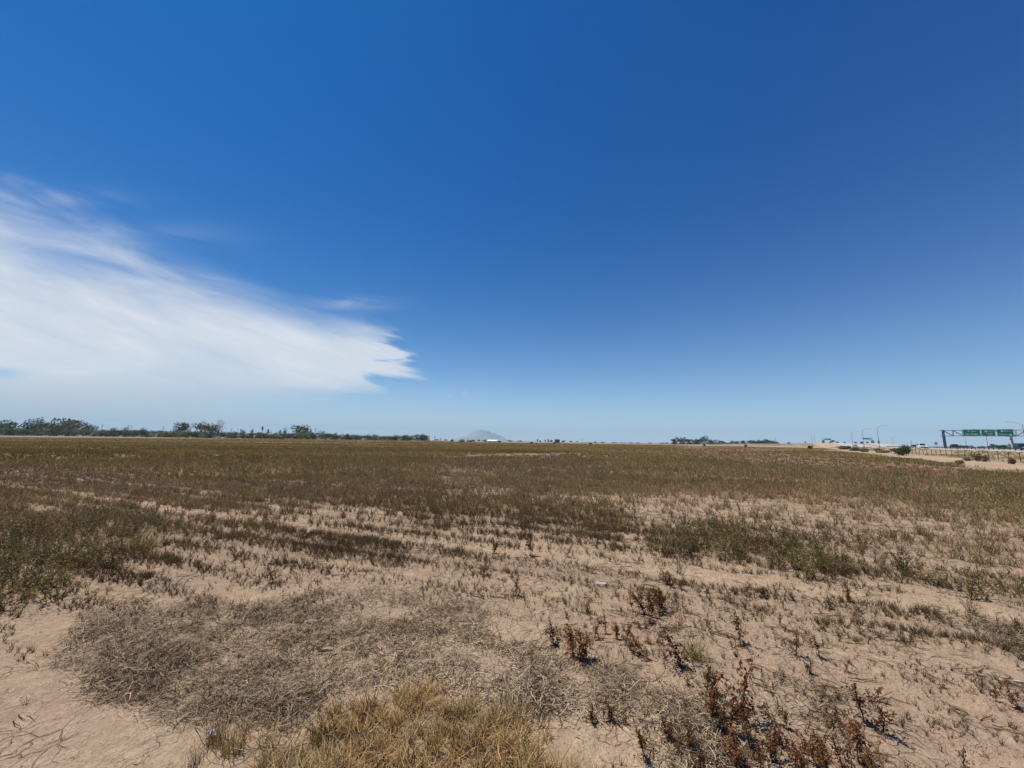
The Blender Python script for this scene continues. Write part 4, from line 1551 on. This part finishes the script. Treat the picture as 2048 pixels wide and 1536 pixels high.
S0, S1 = -330, 420
for nm, (a, c) in (('near', ROAD_A), ('far', ROAD_B)):
    ribbon_road('freeway', a, c, S0, S1, .03, CONC, 'pale concrete roadway of the freeway, %s direction' % nm)
    ribbon_road('edge_line', a + 1.9, a + 2.15, S0, S1, .036, WHITE, 'white edge line of the %s roadway' % nm)
    ribbon_road('edge_line', c - 1.5, c - 1.3, S0, S1, .036, YEL, 'yellow edge line of the %s roadway' % nm)
    for q in (1, 2):
        ribbon_road('lane_line', a + 2.1 + q * 3.65, a + 2.25 + q * 3.65, S0, 300, .036, WHITE, 'broken lane line of the %s roadway' % nm, dash=(3.6, 11.0))

# steel guard rail in the median
gt = empty('guard_rail', (*fw(-130, 18.5), 0), 0, 'long dark median guard rail between the two roadways', 'guard rail')
gx, gy = fw(-130, 18.5)
rail = MB()
for i in range(60):
    s = -130 + i * 4.0
    p0, p1 = fw(s, 18.5), fw(s + 4.0, 18.5)
    z0, z1 = float(roadz(s)) + .55, float(roadz(s + 4)) + .55
    for (dz0, dz1, off) in ((-.16, -.05, .04), (-.05, .05, -.03), (.05, .16, .04)):
        n0 = NN * off
        rail.poly([(p0[0] - gx + n0[0], p0[1] - gy + n0[1], z0 + dz0), (p1[0] - gx + n0[0], p1[1] - gy + n0[1], z1 + dz0),
                   (p1[0] - gx + n0[0], p1[1] - gy + n0[1], z1 + dz1), (p0[0] - gx + n0[0], p0[1] - gy + n0[1], z0 + dz1)], [(0, 1, 2, 3)])
    link('post', MB().box((0, 0, 0), (.12, .2, .95)).mesh('rail_post') if i == 0 else bpy.data.meshes['rail_post'], DSTEEL, gt, (p0[0] - gx, p0[1] - gy, z0 - .25), math.atan2(DD[1], DD[0]))
rail.build('rail', mat('weathered_rail', (.09, .075, .065), .7, .2), gt)

# ------------------------------------------------------------------ signs
GREEN = mat('sign_green', (.0, .18, .12), .5, 0, .05)
SWH = mat('sign_white', (.8, .85, .82), .5, 0, .03)
SBL = mat('shield_blue', (.02, .08, .25), .5, 0, .03)


def text_mesh(body, size):
    cu = bpy.data.curves.new('text', 'FONT')
    cu.body = body
    cu.size = size
    cu.align_x = 'CENTER'
    cu.align_y = 'CENTER'
    cu.extrude = .006
    to = bpy.data.objects.new('text', cu)
    COL.objects.link(to)
    dg = bpy.context.evaluated_depsgraph_get()
    me_ = bpy.data.meshes.new_from_object(to.evaluated_get(dg))
    bpy.data.objects.remove(to)
    return me_


# gantry: local x runs along the beam (to the right in the picture), local -y faces the camera
GB = pt(1890.5, 893, 176)
gantry = empty('sign_gantry', (GB[0], GB[1], roadz(0)), math.atan2(NN[1], NN[0]), 'grey steel truss sign gantry carrying three green signs over the freeway', 'sign gantry')
gzb = 1.6 - roadz(0)


def zloc(y_, px=1890.5, d=176):
    return float(pt(px, y_, d)[2] - roadz(0))


zt, zb = zloc(860.8, 1886), zloc(871.8, 1887)
SPAN = 36.0
MB().tube([(0, 0, -.5), (0, 0, zt + .2)], [.52, .45], 14).build('column', mat('gantry_column', (.085, .085, .13), .5, .3), gantry)
MB().tube([(SPAN, 0, -.5), (SPAN, 0, zt + .2)], [.52, .45], 14).build('column', MATS['gantry_column'], gantry)
tr = MB()
for yy in (-.55, .55):
    tr.tube([(-1.0, yy, zt), (SPAN + .6, yy, zt)], .13, 6)
    tr.tube([(-1.0, yy, zb), (SPAN + .6, yy, zb)], .13, 6)
    x = 0.0
    for i in range(12):
        x0, x1 = i * 3.0, (i + 1) * 3.0
        tr.tube([(x0, yy, zt), (x0, yy, zb)], .09, 5)
        tr.tube([(x0, yy, zt), (x1, yy, zb)] if i < 7 else [(x0, yy, zb), (x1, yy, zt)], .09, 5)
for i in range(13):
    tr.tube([(i * 3.0, -.55, zt), (i * 3.0, .55, zt)], .06, 4)
    tr.tube([(i * 3.0, -.55, zb), (i * 3.0, .55, zb)], .06, 4)
tr.build('truss', STEEL, gantry)
lg = MB()
lg.box((11.6, -.62, zb - .05), (16, .5, .05)).build('catwalk', STEEL, gantry)


def px_to_x(px):
    # beam parameter seen at photo column px
    lo, hi = -2.0, 40.0
    org = np.array([GB[0], GB[1]])
    for _ in range(40):
        m_ = (lo + hi) / 2
        q = org + NN * m_
        pp = project(np.array([q[0]]), np.array([q[1]]), np.array([7.5]))[0][0]
        if pp < px: lo = m_
        else: hi = m_
    return lo


def shield(kind, x, z, s, parent):
    if kind == 'interstate':
        pts = [(-.5, .35), (-.35, .5), (0, .42), (.35, .5), (.5, .35), (.52, 0), (.35, -.35), (0, -.55), (-.35, -.35), (-.52, 0)]
        m1 = SBL
    else:
        pts = [(-.45, -.45), (.45, -.45), (.42, .1), (.2, .35), (0, .55), (-.2, .35), (-.42, .1)][::-1]
        m1 = SWH
    def prism(sc, y0, y1, m_, nm):
        n = len(pts)
        P_ = [(x + p_[0] * s * sc, y0, z + p_[1] * s * sc) for p_ in pts] + [(x + p_[0] * s * sc, y1, z + p_[1] * s * sc) for p_ in pts]
        f = [tuple(range(n)), tuple(range(2 * n - 1, n - 1, -1))] + [(i, n + i, n + (i + 1) % n, (i + 1) % n) for i in range(n)]
        return MB().poly(P_, f).build(nm, m_, parent)
    prism(1.15, -.02, 0, SWH, 'shield')
    if kind == 'interstate':
        prism(1.0, -.03, -.021, SBL, 'shield_field')


def sign(px0, px1, y0, y1, rows, shield_kind, number, label):
    x0, x1 = px_to_x(px0), px_to_x(px1)
    pxm = (px0 + px1) / 2
    q = np.array([GB[0], GB[1]]) + NN * (x0 + x1) / 2
    ztop = float(pt(pxm, y0, q[1])[2] - roadz(0)); zbt = float(pt(pxm, y1, q[1])[2] - roadz(0))
    w, h, cx, cz = x1 - x0, ztop - zbt, (x0 + x1) / 2, (ztop + zbt) / 2
    bd = MB().box((cx, -.82, cz), (w, .06, h)).build('sign_panel', GREEN, gantry)
    bd['label'] = label
    br = MB()
    t = .045; yy = -.858
    for (c, d_) in (((cx, yy, cz + h / 2 - .10), (w - .2, .012, t)), ((cx, yy, cz - h / 2 + .10), (w - .2, .012, t)),
                    ((cx - w / 2 + .10, yy, cz), (t, .012, h - .24)), ((cx + w / 2 - .10, yy, cz), (t, .012, h - .24))):
        br.box(c, d_)
    br.build('border', SWH, bd)
    for (txt, fx_, fz, sz) in rows:
        to = link('lettering', text_mesh(txt, sz), SWH, bd, (cx + fx_ * w, -.862, cz + fz * h))
        to.rotation_euler = (math.pi / 2, 0, 0)
    sx_ = cx - .17 * w
    sh = empty('route_shield', (0, -.86, 0))
    sh.parent = bd
    shield(shield_kind, sx_, cz + .22 * h, .62, sh)
    to = link('lettering', text_mesh(number, .42 if len(number) > 1 else .62), SWH if shield_kind == 'interstate' else GREEN, sh, (sx_, -.04, cz + .2 * h))
    to.rotation_euler = (math.pi / 2, 0, 0)
    return cx, cz, w, h


sign(1925, 1959.4, 859, 871.6, [('WEST', .13, .20, .62), ('San Diego', 0, -.22, .95)], 'interstate', '8', 'left green sign reading San Diego under a WEST shield line')
sign(1961.3, 1989.3, 859, 871.4, [('NORTH', .17, .22, .60), ('Brawley', .06, -.10, .62), ('Indio', .10, -.32, .55)], 'state', '111', 'middle green sign, smallest of the three')
sign(1992.3, 2025.8, 858.6, 871.6, [('SOUTH', .16, .2, .58), ('Calexico', -.14, -.25, .66)], 'state', '111', 'right green sign with the small white plaque in its corner')
x_ = px_to_x(2019)
MB().box((x_, -.862, zloc(868.7, 2019, 160)), (.75, .02, .5)).build('plaque', mat('plaque', (.75, .8, .75), .5), gantry)


def far_gantry(px0, px1, y0, y1, px_post, ybase, d, label, panels, rz, name='overhead_sign'):
    base = pt(px_post, ybase, d)
    base[2] = gz(base[0], base[1])
    k_ = d / F
    t = empty(name, base, 0, label, 'overhead sign')
    ztop = float(pt(px_post, y0, d)[2] - base[2]); zbt = float(pt(px_post, y1, d)[2] - base[2])
    MB().tube([(0, 0, -.4), (0, 0, ztop + .1)], .35, 8).build('column', DSTEEL, t)
    xs = [(p_ - px_post) * k_ for p_ in (px0, px1)]
    MB().box(((min(xs + [0]) + max(xs + [0])) / 2, 0, (ztop + zbt) / 2), (max(xs + [0]) - min(xs + [0]), .5, .35)).build('beam', DSTEEL, t)
    for (a, c, m_) in panels:
        MB().box((((a + c) / 2 - px_post) * k_, -.4, (ztop + zbt) / 2), ((c - a) * k_, .08, ztop - zbt)).build('sign_panel', m_, t)


DKP = mat('sign_back', (.035, .045, .055), .6)
far_gantry(1648.3, 1662.2, 877.2, 879.6, 1648.8, 886, 540, 'distant dark overhead sign on the crest of the rise', [(1650, 1653.2, DKP), (1654, 1662.2, DKP)], 0)
far_gantry(1726.8, 1744, 876.2, 879, 1743, 886.5, 470, 'distant green overhead sign right of the middle lamp', [(1726.8, 1736, GREEN), (1736.6, 1740.4, mat('sign_dark_green', (.02, .07, .06), .6))], 0)

g0 = pt(1872.5, 893, 170); g0[2] = gz(g0[0], g0[1])
t = empty('road_sign', g0, 0, 'small square green road sign on a post left of the gantry column', 'road sign')
z1_, z0_ = float(pt(1872, 884.6, 170)[2] - g0[2]), float(pt(1872, 889, 170)[2] - g0[2])
for s_ in (-.45, .45):
    MB().tube([(s_, 0, -.2), (s_, 0, z1_ - .1)], .04, 6).build('post', STEEL, t)
pn = MB().box((0, -.06, (z1_ + z0_) / 2), (1.15, .03, z1_ - z0_)).build('sign_panel', GREEN, t)
MB().box((0, -.08, (z1_ + z0_) / 2 + .2), (.7, .012, .09)).box((0, -.08, (z1_ + z0_) / 2 - .12), (.55, .012, .09)).build('lettering', SWH, pn)

# tall monopole with a thin board seen edge-on
g0 = pt(2026.5, 896, 178); g0[2] = gz(g0[0], g0[1])
t = empty('billboard', g0, 0, 'pale monopole with a flat board seen nearly edge on, right of the green signs', 'billboard')
ztp = float(pt(2022, 873.5, 178)[2] - g0[2])
CREAM = mat('monopole', (.36, .36, .36), .6)
MB().tube([(0, 0, -.3), (0, 0, ztp * .35)], [.55, .5], 12).build('base', mat('monopole_base', (.5, .48, .42), .6), t)
MB().tube([(0, 0, ztp * .35), (0, 0, ztp)], [.42, .36], 12).build('pole', CREAM, t)
MB().box((-.15, 0, ztp + .08), (3.4, 1.2, .14)).build('board', DSTEEL, t)
MB().box((-.45, 0, ztp - 1.1), (.5, .5, .5)).build('junction_box', DSTEEL, t)
g0 = pt(1984.5, 895, 420); g0[2] = gz(g0[0], g0[1])
t = empty('billboard', g0, 0, 'small distant dark billboard above the shrubs under the right signs', 'billboard')
z0_, z1_ = float(pt(1985, 890.5, 420)[2] - g0[2]), float(pt(1985, 888, 420)[2] - g0[2])
MB().tube([(0, 0, -.3), (0, 0, z0_)], .25, 8).build('pole', DSTEEL, t)
MB().box((0, 0, (z0_ + z1_) / 2), (3.6, .3, z1_ - z0_)).build('board', DKP, t)

for (px, yt, w, d, lb) in [(1986, 890.5, 14, 300, 'grey bush below the small billboard beyond the freeway'), (1996, 891.5, 8, 310, 'bush right of the small billboard beyond the freeway'), (2002, 891.8, 8, 300, 'second bush right of the small billboard beyond the freeway'),
                           (2010, 891, 8, 300, 'pointed bush left of the pale monopole beyond the freeway'), (2020, 890.5, 12, 300, 'wide bush behind the pale monopole beyond the freeway'),
                           (1945, 892.5, 6, 330, 'small bush behind the median rail under the left sign'), (1966, 893.4, 14, 330, 'low wide bush behind the median rail under the middle sign')]:
    tree(px, yt - .6, w * 1.1, d, lb, DKG, 'bushes beyond the freeway', n=130, clumps=6, leaf=.6, low=0, name='bush', hasTrunk=False)
for (px, yt, w, lb) in [(1758.5, 881.5, 5, 'small round tree on the rise right of the nearest lamp'), (1747, 881, 4, 'small round tree on the rise left of the nearest lamp'), (1736, 883.5, 5, 'small tree under the green overhead sign'), (1675.5, 883.5, 3.5, 'small tree right of the dark overhead sign'),
                        (1690.5, 884, 3.5, 'small tree left of the farthest lamp'), (1711, 884, 8, 'low dark tree on the skyline between the lamps'), (1647, 881, 4, 'palm-like tree left of the dark overhead sign'), (1666, 880.5, 9, 'grey tree behind the dark overhead sign')]:
    tree(px, yt, w, 640, lb, DKG, 'small trees on the rise', n=110, clumps=6, leaf=.8, low=.25)

# ------------------------------------------------------------------ cars
GLASS = mat('car_glass', (.015, .018, .022), .3, 0, .02, 1, .2)
TYRE = mat('tyre', (.02, .02, .02), .85)
RIM = mat('rim', (.45, .46, .48), .35, .8)
LAMP = mat('lamp_lens', (.75, .76, .78), .15)
TAIL = mat('tail_lens', (.35, .02, .02), .25)


def car(px, d, o_, heading, paint, label, kind='suv', L=4.8, Wd=1.9, H=1.75, group=None, base=None):
    q = pt(px, float(hor(px)), d)
    z = roadz(so_(q[0], q[1])[0]) + .035 if base is None else base
    t = empty('car', (q[0], q[1], z), heading, label, 'car', group)
    hw = Wd / 2
    zb_, zw, zt_ = .30, H * .56, H
    # side outline, x forward
    prof = [(-L / 2, zb_ + .15), (-L / 2 + .05, zw - .05), (-L / 2 + .15, zw), (L * .22, zw), (L / 2 - .12, zw - .14), (L / 2, zb_ + .25), (L / 2 - .05, zb_), (-L / 2 + .05, zb_)]
    n = len(prof)
    P_ = [(x, -hw * (.96 if i in (1, 2, 3, 4) else 1), z_) for i, (x, z_) in enumerate(prof)] + [(x, hw * (.96 if i in (1, 2, 3, 4) else 1), z_) for i, (x, z_) in enumerate(prof)]
    f = [tuple(range(n)), tuple(range(2 * n - 1, n - 1, -1))] + [(i, n + i, n + (i + 1) % n, (i + 1) % n) for i in range(n)]
    m_ = MB().poly(P_, f)
    if kind == 'sedan': x0, x1, x2, x3 = -L * .36, -L * .20, L * .06, L * .22
    elif kind == 'pickup': x0, x1, x2, x3 = -L * .12, -L * .08, L * .10, L * .22
    else: x0, x1, x2, x3 = -L * .49, -L * .42, L * .06, L * .22
    G = [(x0, zw), (x1, zt_), (x2, zt_), (x3, zw)]
    P2 = [(x, -hw * (.94 if z_ == zw else .76), z_) for x, z_ in G] + [(x, hw * (.94 if z_ == zw else .76), z_) for x, z_ in G]
    m_.poly(P2, [(0, 1, 2, 3), (7, 6, 5, 4), (0, 4, 5, 1), (1, 5, 6, 2), (2, 6, 7, 3)])
    m_.build('body', paint, t)

    def pane(nm, A, B, C_, D_, off):
        pts = [Vector(p_) + Vector(off) for p_ in (A, B, C_, D_)]
        c = sum(pts, Vector()) / 4
        pts = [c + (p_ - c) * .84 for p_ in pts]
        inn = [p_ - Vector(off) * 1.5 for p_ in pts]
        MB().poly([tuple(p_) for p_ in pts + inn], [(0, 1, 2, 3), (7, 6, 5, 4), (0, 4, 5, 1), (1, 5, 6, 2), (2, 6, 7, 3), (3, 7, 4, 0)]).build(nm, GLASS, t)
    pane('windscreen', P2[3], P2[7], P2[6], P2[2], (.02, 0, .012))
    pane('rear_window', P2[4], P2[0], P2[1], P2[5], (-.02, 0, .012))
    mid = (x1 + x2) / 2; midb = (x0 + x3) / 2
    for s_ in (-1, 1):
        yb, yt_ = s_ * hw * .94, s_ * hw * .76
        pane('side_window', (x0, yb, zw), (midb, yb, zw), (mid, yt_, zt_), (x1, yt_, zt_), (0, s_ * .02, .008))
        pane('side_window', (midb, yb, zw), (x3, yb, zw), (x2, yt_, zt_), (mid, yt_, zt_), (0, s_ * .02, .008))
        for xw in (-L * .32, L * .32):
            w = MB().tube([(xw, s_ * (hw - .2), .36), (xw, s_ * (hw + .02), .36)], .36, 18).build('wheel', TYRE, t)
            MB().tube([(xw, s_ * (hw - .1), .36), (xw, s_ * (hw + .03), .36)], .21, 12).build('rim', RIM, w)
        MB().box((L / 2 - .06, s_ * hw * .72, zw - .26), (.14, .36, .18)).build('headlight', LAMP, t)
        MB().box((-L / 2 + .03, s_ * hw * .82, zw - .18), (.1, .2, .28)).build('tail_light', TAIL, t)
        MB().box((x3 - .15, s_ * (hw + .08), zw + .08), (.12, .18, .13)).build('mirror', paint, t)
    MB().box((L / 2 - .02, 0, zb_ + .12), (.16, Wd * .92, .2)).build('bumper', mat('bumper', (.04, .04, .045), .6), t)
    MB().box((-L / 2 + .02, 0, zb_ + .12), (.16, Wd * .92, .2)).build('bumper', mat('bumper', (.04, .04, .045), .6), t)
    MB().box((L / 2 - .015, 0, zw - .3), (.06, Wd * .5, .16)).build('grille', mat('grille', (.03, .03, .03), .5), t)
    return t


WPAINT = mat('white_paint', (.75, .76, .78), .25, 0, .02, 1, .5)
NAVY = mat('navy_paint', (.006, .010, .035), .45, 0, .05, 1, .2)
BLK = mat('black_paint', (.012, .012, .016), .45, 0, .05, 1, .2)
PLUM = mat('plum_paint', (.03, .012, .025), .45, 0, .05, 1, .2)
OLV = mat('olive_paint', (.12, .12, .05), .3)
HD = math.atan2(DD[1], DD[0])
car(1844.5, 129, 0, HD + math.pi, WPAINT, 'white off-road car driving on the freeway near the large green shrub', 'suv', 4.9, 1.95, 1.72)
car(2046, 101, 0, HD + math.pi, NAVY, 'dark blue car cut by the right edge of the picture', 'suv', 5.2, 2.0, 1.88)
car(1908, 172, 0, HD, BLK, 'leftmost and largest of the dark cars beyond the median rail', 'suv', 5.0, 2.0, 1.9, 'dark cars beyond the median rail')
car(1921.5, 205, 0, HD, PLUM, 'middle dark car of the three beyond the median rail', 'sedan', 4.6, 1.9, 1.5, 'dark cars beyond the median rail')
car(1932, 215, 0, HD, BLK, 'rightmost dark car of the three beyond the median rail', 'sedan', 4.6, 1.9, 1.5, 'dark cars beyond the median rail')
car(1828.5, 178, 0, HD + math.pi, OLV, 'small olive car following just behind the white car', 'sedan', 4.5, 1.85, 1.5)
car(1711, 268, 0, HD + math.pi, mat('grey_green_paint', (.25, .27, .22), .3), 'small pale green car beside the farthest lamp', 'sedan', 4.5, 1.85, 1.5)
car(1724, 400, 0, HD, BLK, 'tiny dark car on the rise left of the green overhead sign', 'suv', 5.0, 2.0, 2.0)
car(1661.5, 545, 0, HD, BLK, 'tiny dark vehicle on the crest under the dark overhead sign', 'suv', 5.5, 2.2, 2.4, None, gz(*pt(1661.5, 890, 545)[:2]))

# ------------------------------------------------------------------ buildings


def shed(px0, px1, ytop, d, label, wall, roof, eave=.55, depth=12, name='shed', roof_cut=.12, win=True, cat='building'):
    a = pt(px0, float(hor(px0)), d); c = pt(px1, float(hor(px1)), d)
    x, y = (a[0] + c[0]) / 2, d
    z = gz(x, y)
    w = c[0] - a[0]
    h = float(pt((px0 + px1) / 2, ytop, d)[2]) - z
    t = empty(name, (x, y, z), 0, label, cat)
    MB().box((0, depth / 2, h * eave / 2 - .1), (w, depth, h * eave + .2)).build('wall', wall, t)
    e = h * eave + .01
    MB().poly([(-w / 2 - .3, -.3, e), (w / 2 + .3, -.3, e), (w / 2 + .3, depth + .3, e), (-w / 2 - .3, depth + .3, e), (-w / 2 * (1 - roof_cut), depth / 2, h), (w / 2 * (1 - roof_cut), depth / 2, h)],
              [(3, 2, 1, 0), (0, 1, 5, 4), (1, 2, 5), (2, 3, 4, 5), (3, 0, 4)]).build('roof', roof, t)
    if win:
        n = max(2, int(w / 6))
        for i in range(n):
            MB().box((-w / 2 + w * (i + .5) / n, -.03, h * eave * .5), (w / n * .45, .05, h * eave * .4)).build('window', GLASS, t)
    return t


WROOF = mat('white_roof', (.80, .81, .82), .5)
WW = mat('pale_wall', (.55, .53, .48), .8)
TAN = mat('tan_wall', (.42, .34, .25), .85)
shed(974, 995.5, 879.4, 620, 'long white shed with bright white roof at the foot of the mountain', WW, WROOF, .45, 14)
shed(1110.5, 1119.5, 878.4, 560, 'dark grey box building on the horizon right of the white shed', mat('grey_wall', (.10, .11, .12), .8), mat('dark_roof', (.08, .09, .10), .8), .92, 10)
shed(326, 346, 864.3, 430, 'long white roofed building behind the hedge between two poles', WW, WROOF, .6, 12)
shed(536, 544, 867.8, 470, 'small white roofed building behind the hedge among the palms', WW, WROOF, .6, 10)
for i, (a, c, yt) in enumerate([(1055, 1072, 883.2), (1112, 1122, 884), (1146, 1158, 884.3), (1168, 1178, 884.6), (1214, 1224, 885), (1240, 1250, 885.6), (1284, 1294, 886.1), (1310, 1320, 886.4)]):
    shed(a, c, yt - .4, 900 + 20 * i, 'low pale building in the hazy town along the horizon', TAN if i % 2 else WW, WROOF if i % 3 else TAN, .7, 14, 'house', win=False)

for o in COL.objects:
    if o.get('label', '').startswith('low pale building'):
        o['group'] = 'low buildings along the horizon'

# ------------------------------------------------------------------ mountain
mv, mf = [], []
D0 = 11800.0
prof = [(896, 0), (905, 1), (915, 4), (922, 7), (930, 9), (938, 13), (945, 17), (952, 20.5), (960, 22.6), (968, 21.5), (975, 20), (983, 17), (990, 15), (998, 12), (1005, 8.5), (1012, 5), (1020, 2.5), (1030, 1), (1040, 0)]
N_ = 60
pxs = np.linspace(896, 1040, N_)
hp = np.interp(pxs, [p_[0] for p_ in prof], [p_[1] for p_ in prof])
M_ = 16
for j in range(M_ + 1):
    v_ = j / M_
    ridge = 1 - abs(v_ * 2 - 1) ** 1.1
    for i in range(N_):
        q = pt(pxs[i], float(hor(pxs[i])), D0)
        hh = hp[i] * D0 / F * (.97 + .06 * vnoise(np.array([i * .5]), np.array([0.]), 3)[0])
        nz = .75 + .5 * float(vnoise(np.array([i * .35]), np.array([j * .7]), 9)[0])
        k2 = ridge * (nz if j != M_ // 2 else 1)
        mv.append((q[0], q[1] + (v_ - .5) * 1800, min(k2, 1) * hh - 2))
for j in range(M_):
    for i in range(N_ - 1):
        a = j * N_ + i
        mf.append((a, a + 1, a + N_ + 1, a + N_))
me_ = bpy.data.meshes.new('mountain')
me_.from_pydata(mv, [], mf)
o = link('mountain', me_, mat('mountain_rock', (.25, .255, .27), .9, 0, .35, .0015, .1))
tag(o, 'pale blue lone mountain fading into the haze on the horizon', None, None, 'structure')

# ------------------------------------------------------------------ haze
hz = MB().box((0, 0, 194), (29000, 29000, 392)).mesh('haze')
hm = bpy.data.materials.new('haze_air')
hm.use_nodes = True
nt = hm.node_tree
nt.nodes.clear()
pv = nt.nodes.new('ShaderNodeVolumePrincipled')
pv.inputs['Color'].default_value = (.68, .90, 1.0, 1)
pv.inputs['Density'].default_value = HAZE
pv.inputs['Anisotropy'].default_value = 0.0
om = nt.nodes.new('ShaderNodeOutputMaterial')
nt.links.new(pv.outputs[0], om.inputs['Volume'])
o = link('haze', hz, hm)
tag(o, 'pale blue haze over the plain', None, None, 'stuff')
print('objects', len(bpy.data.objects))
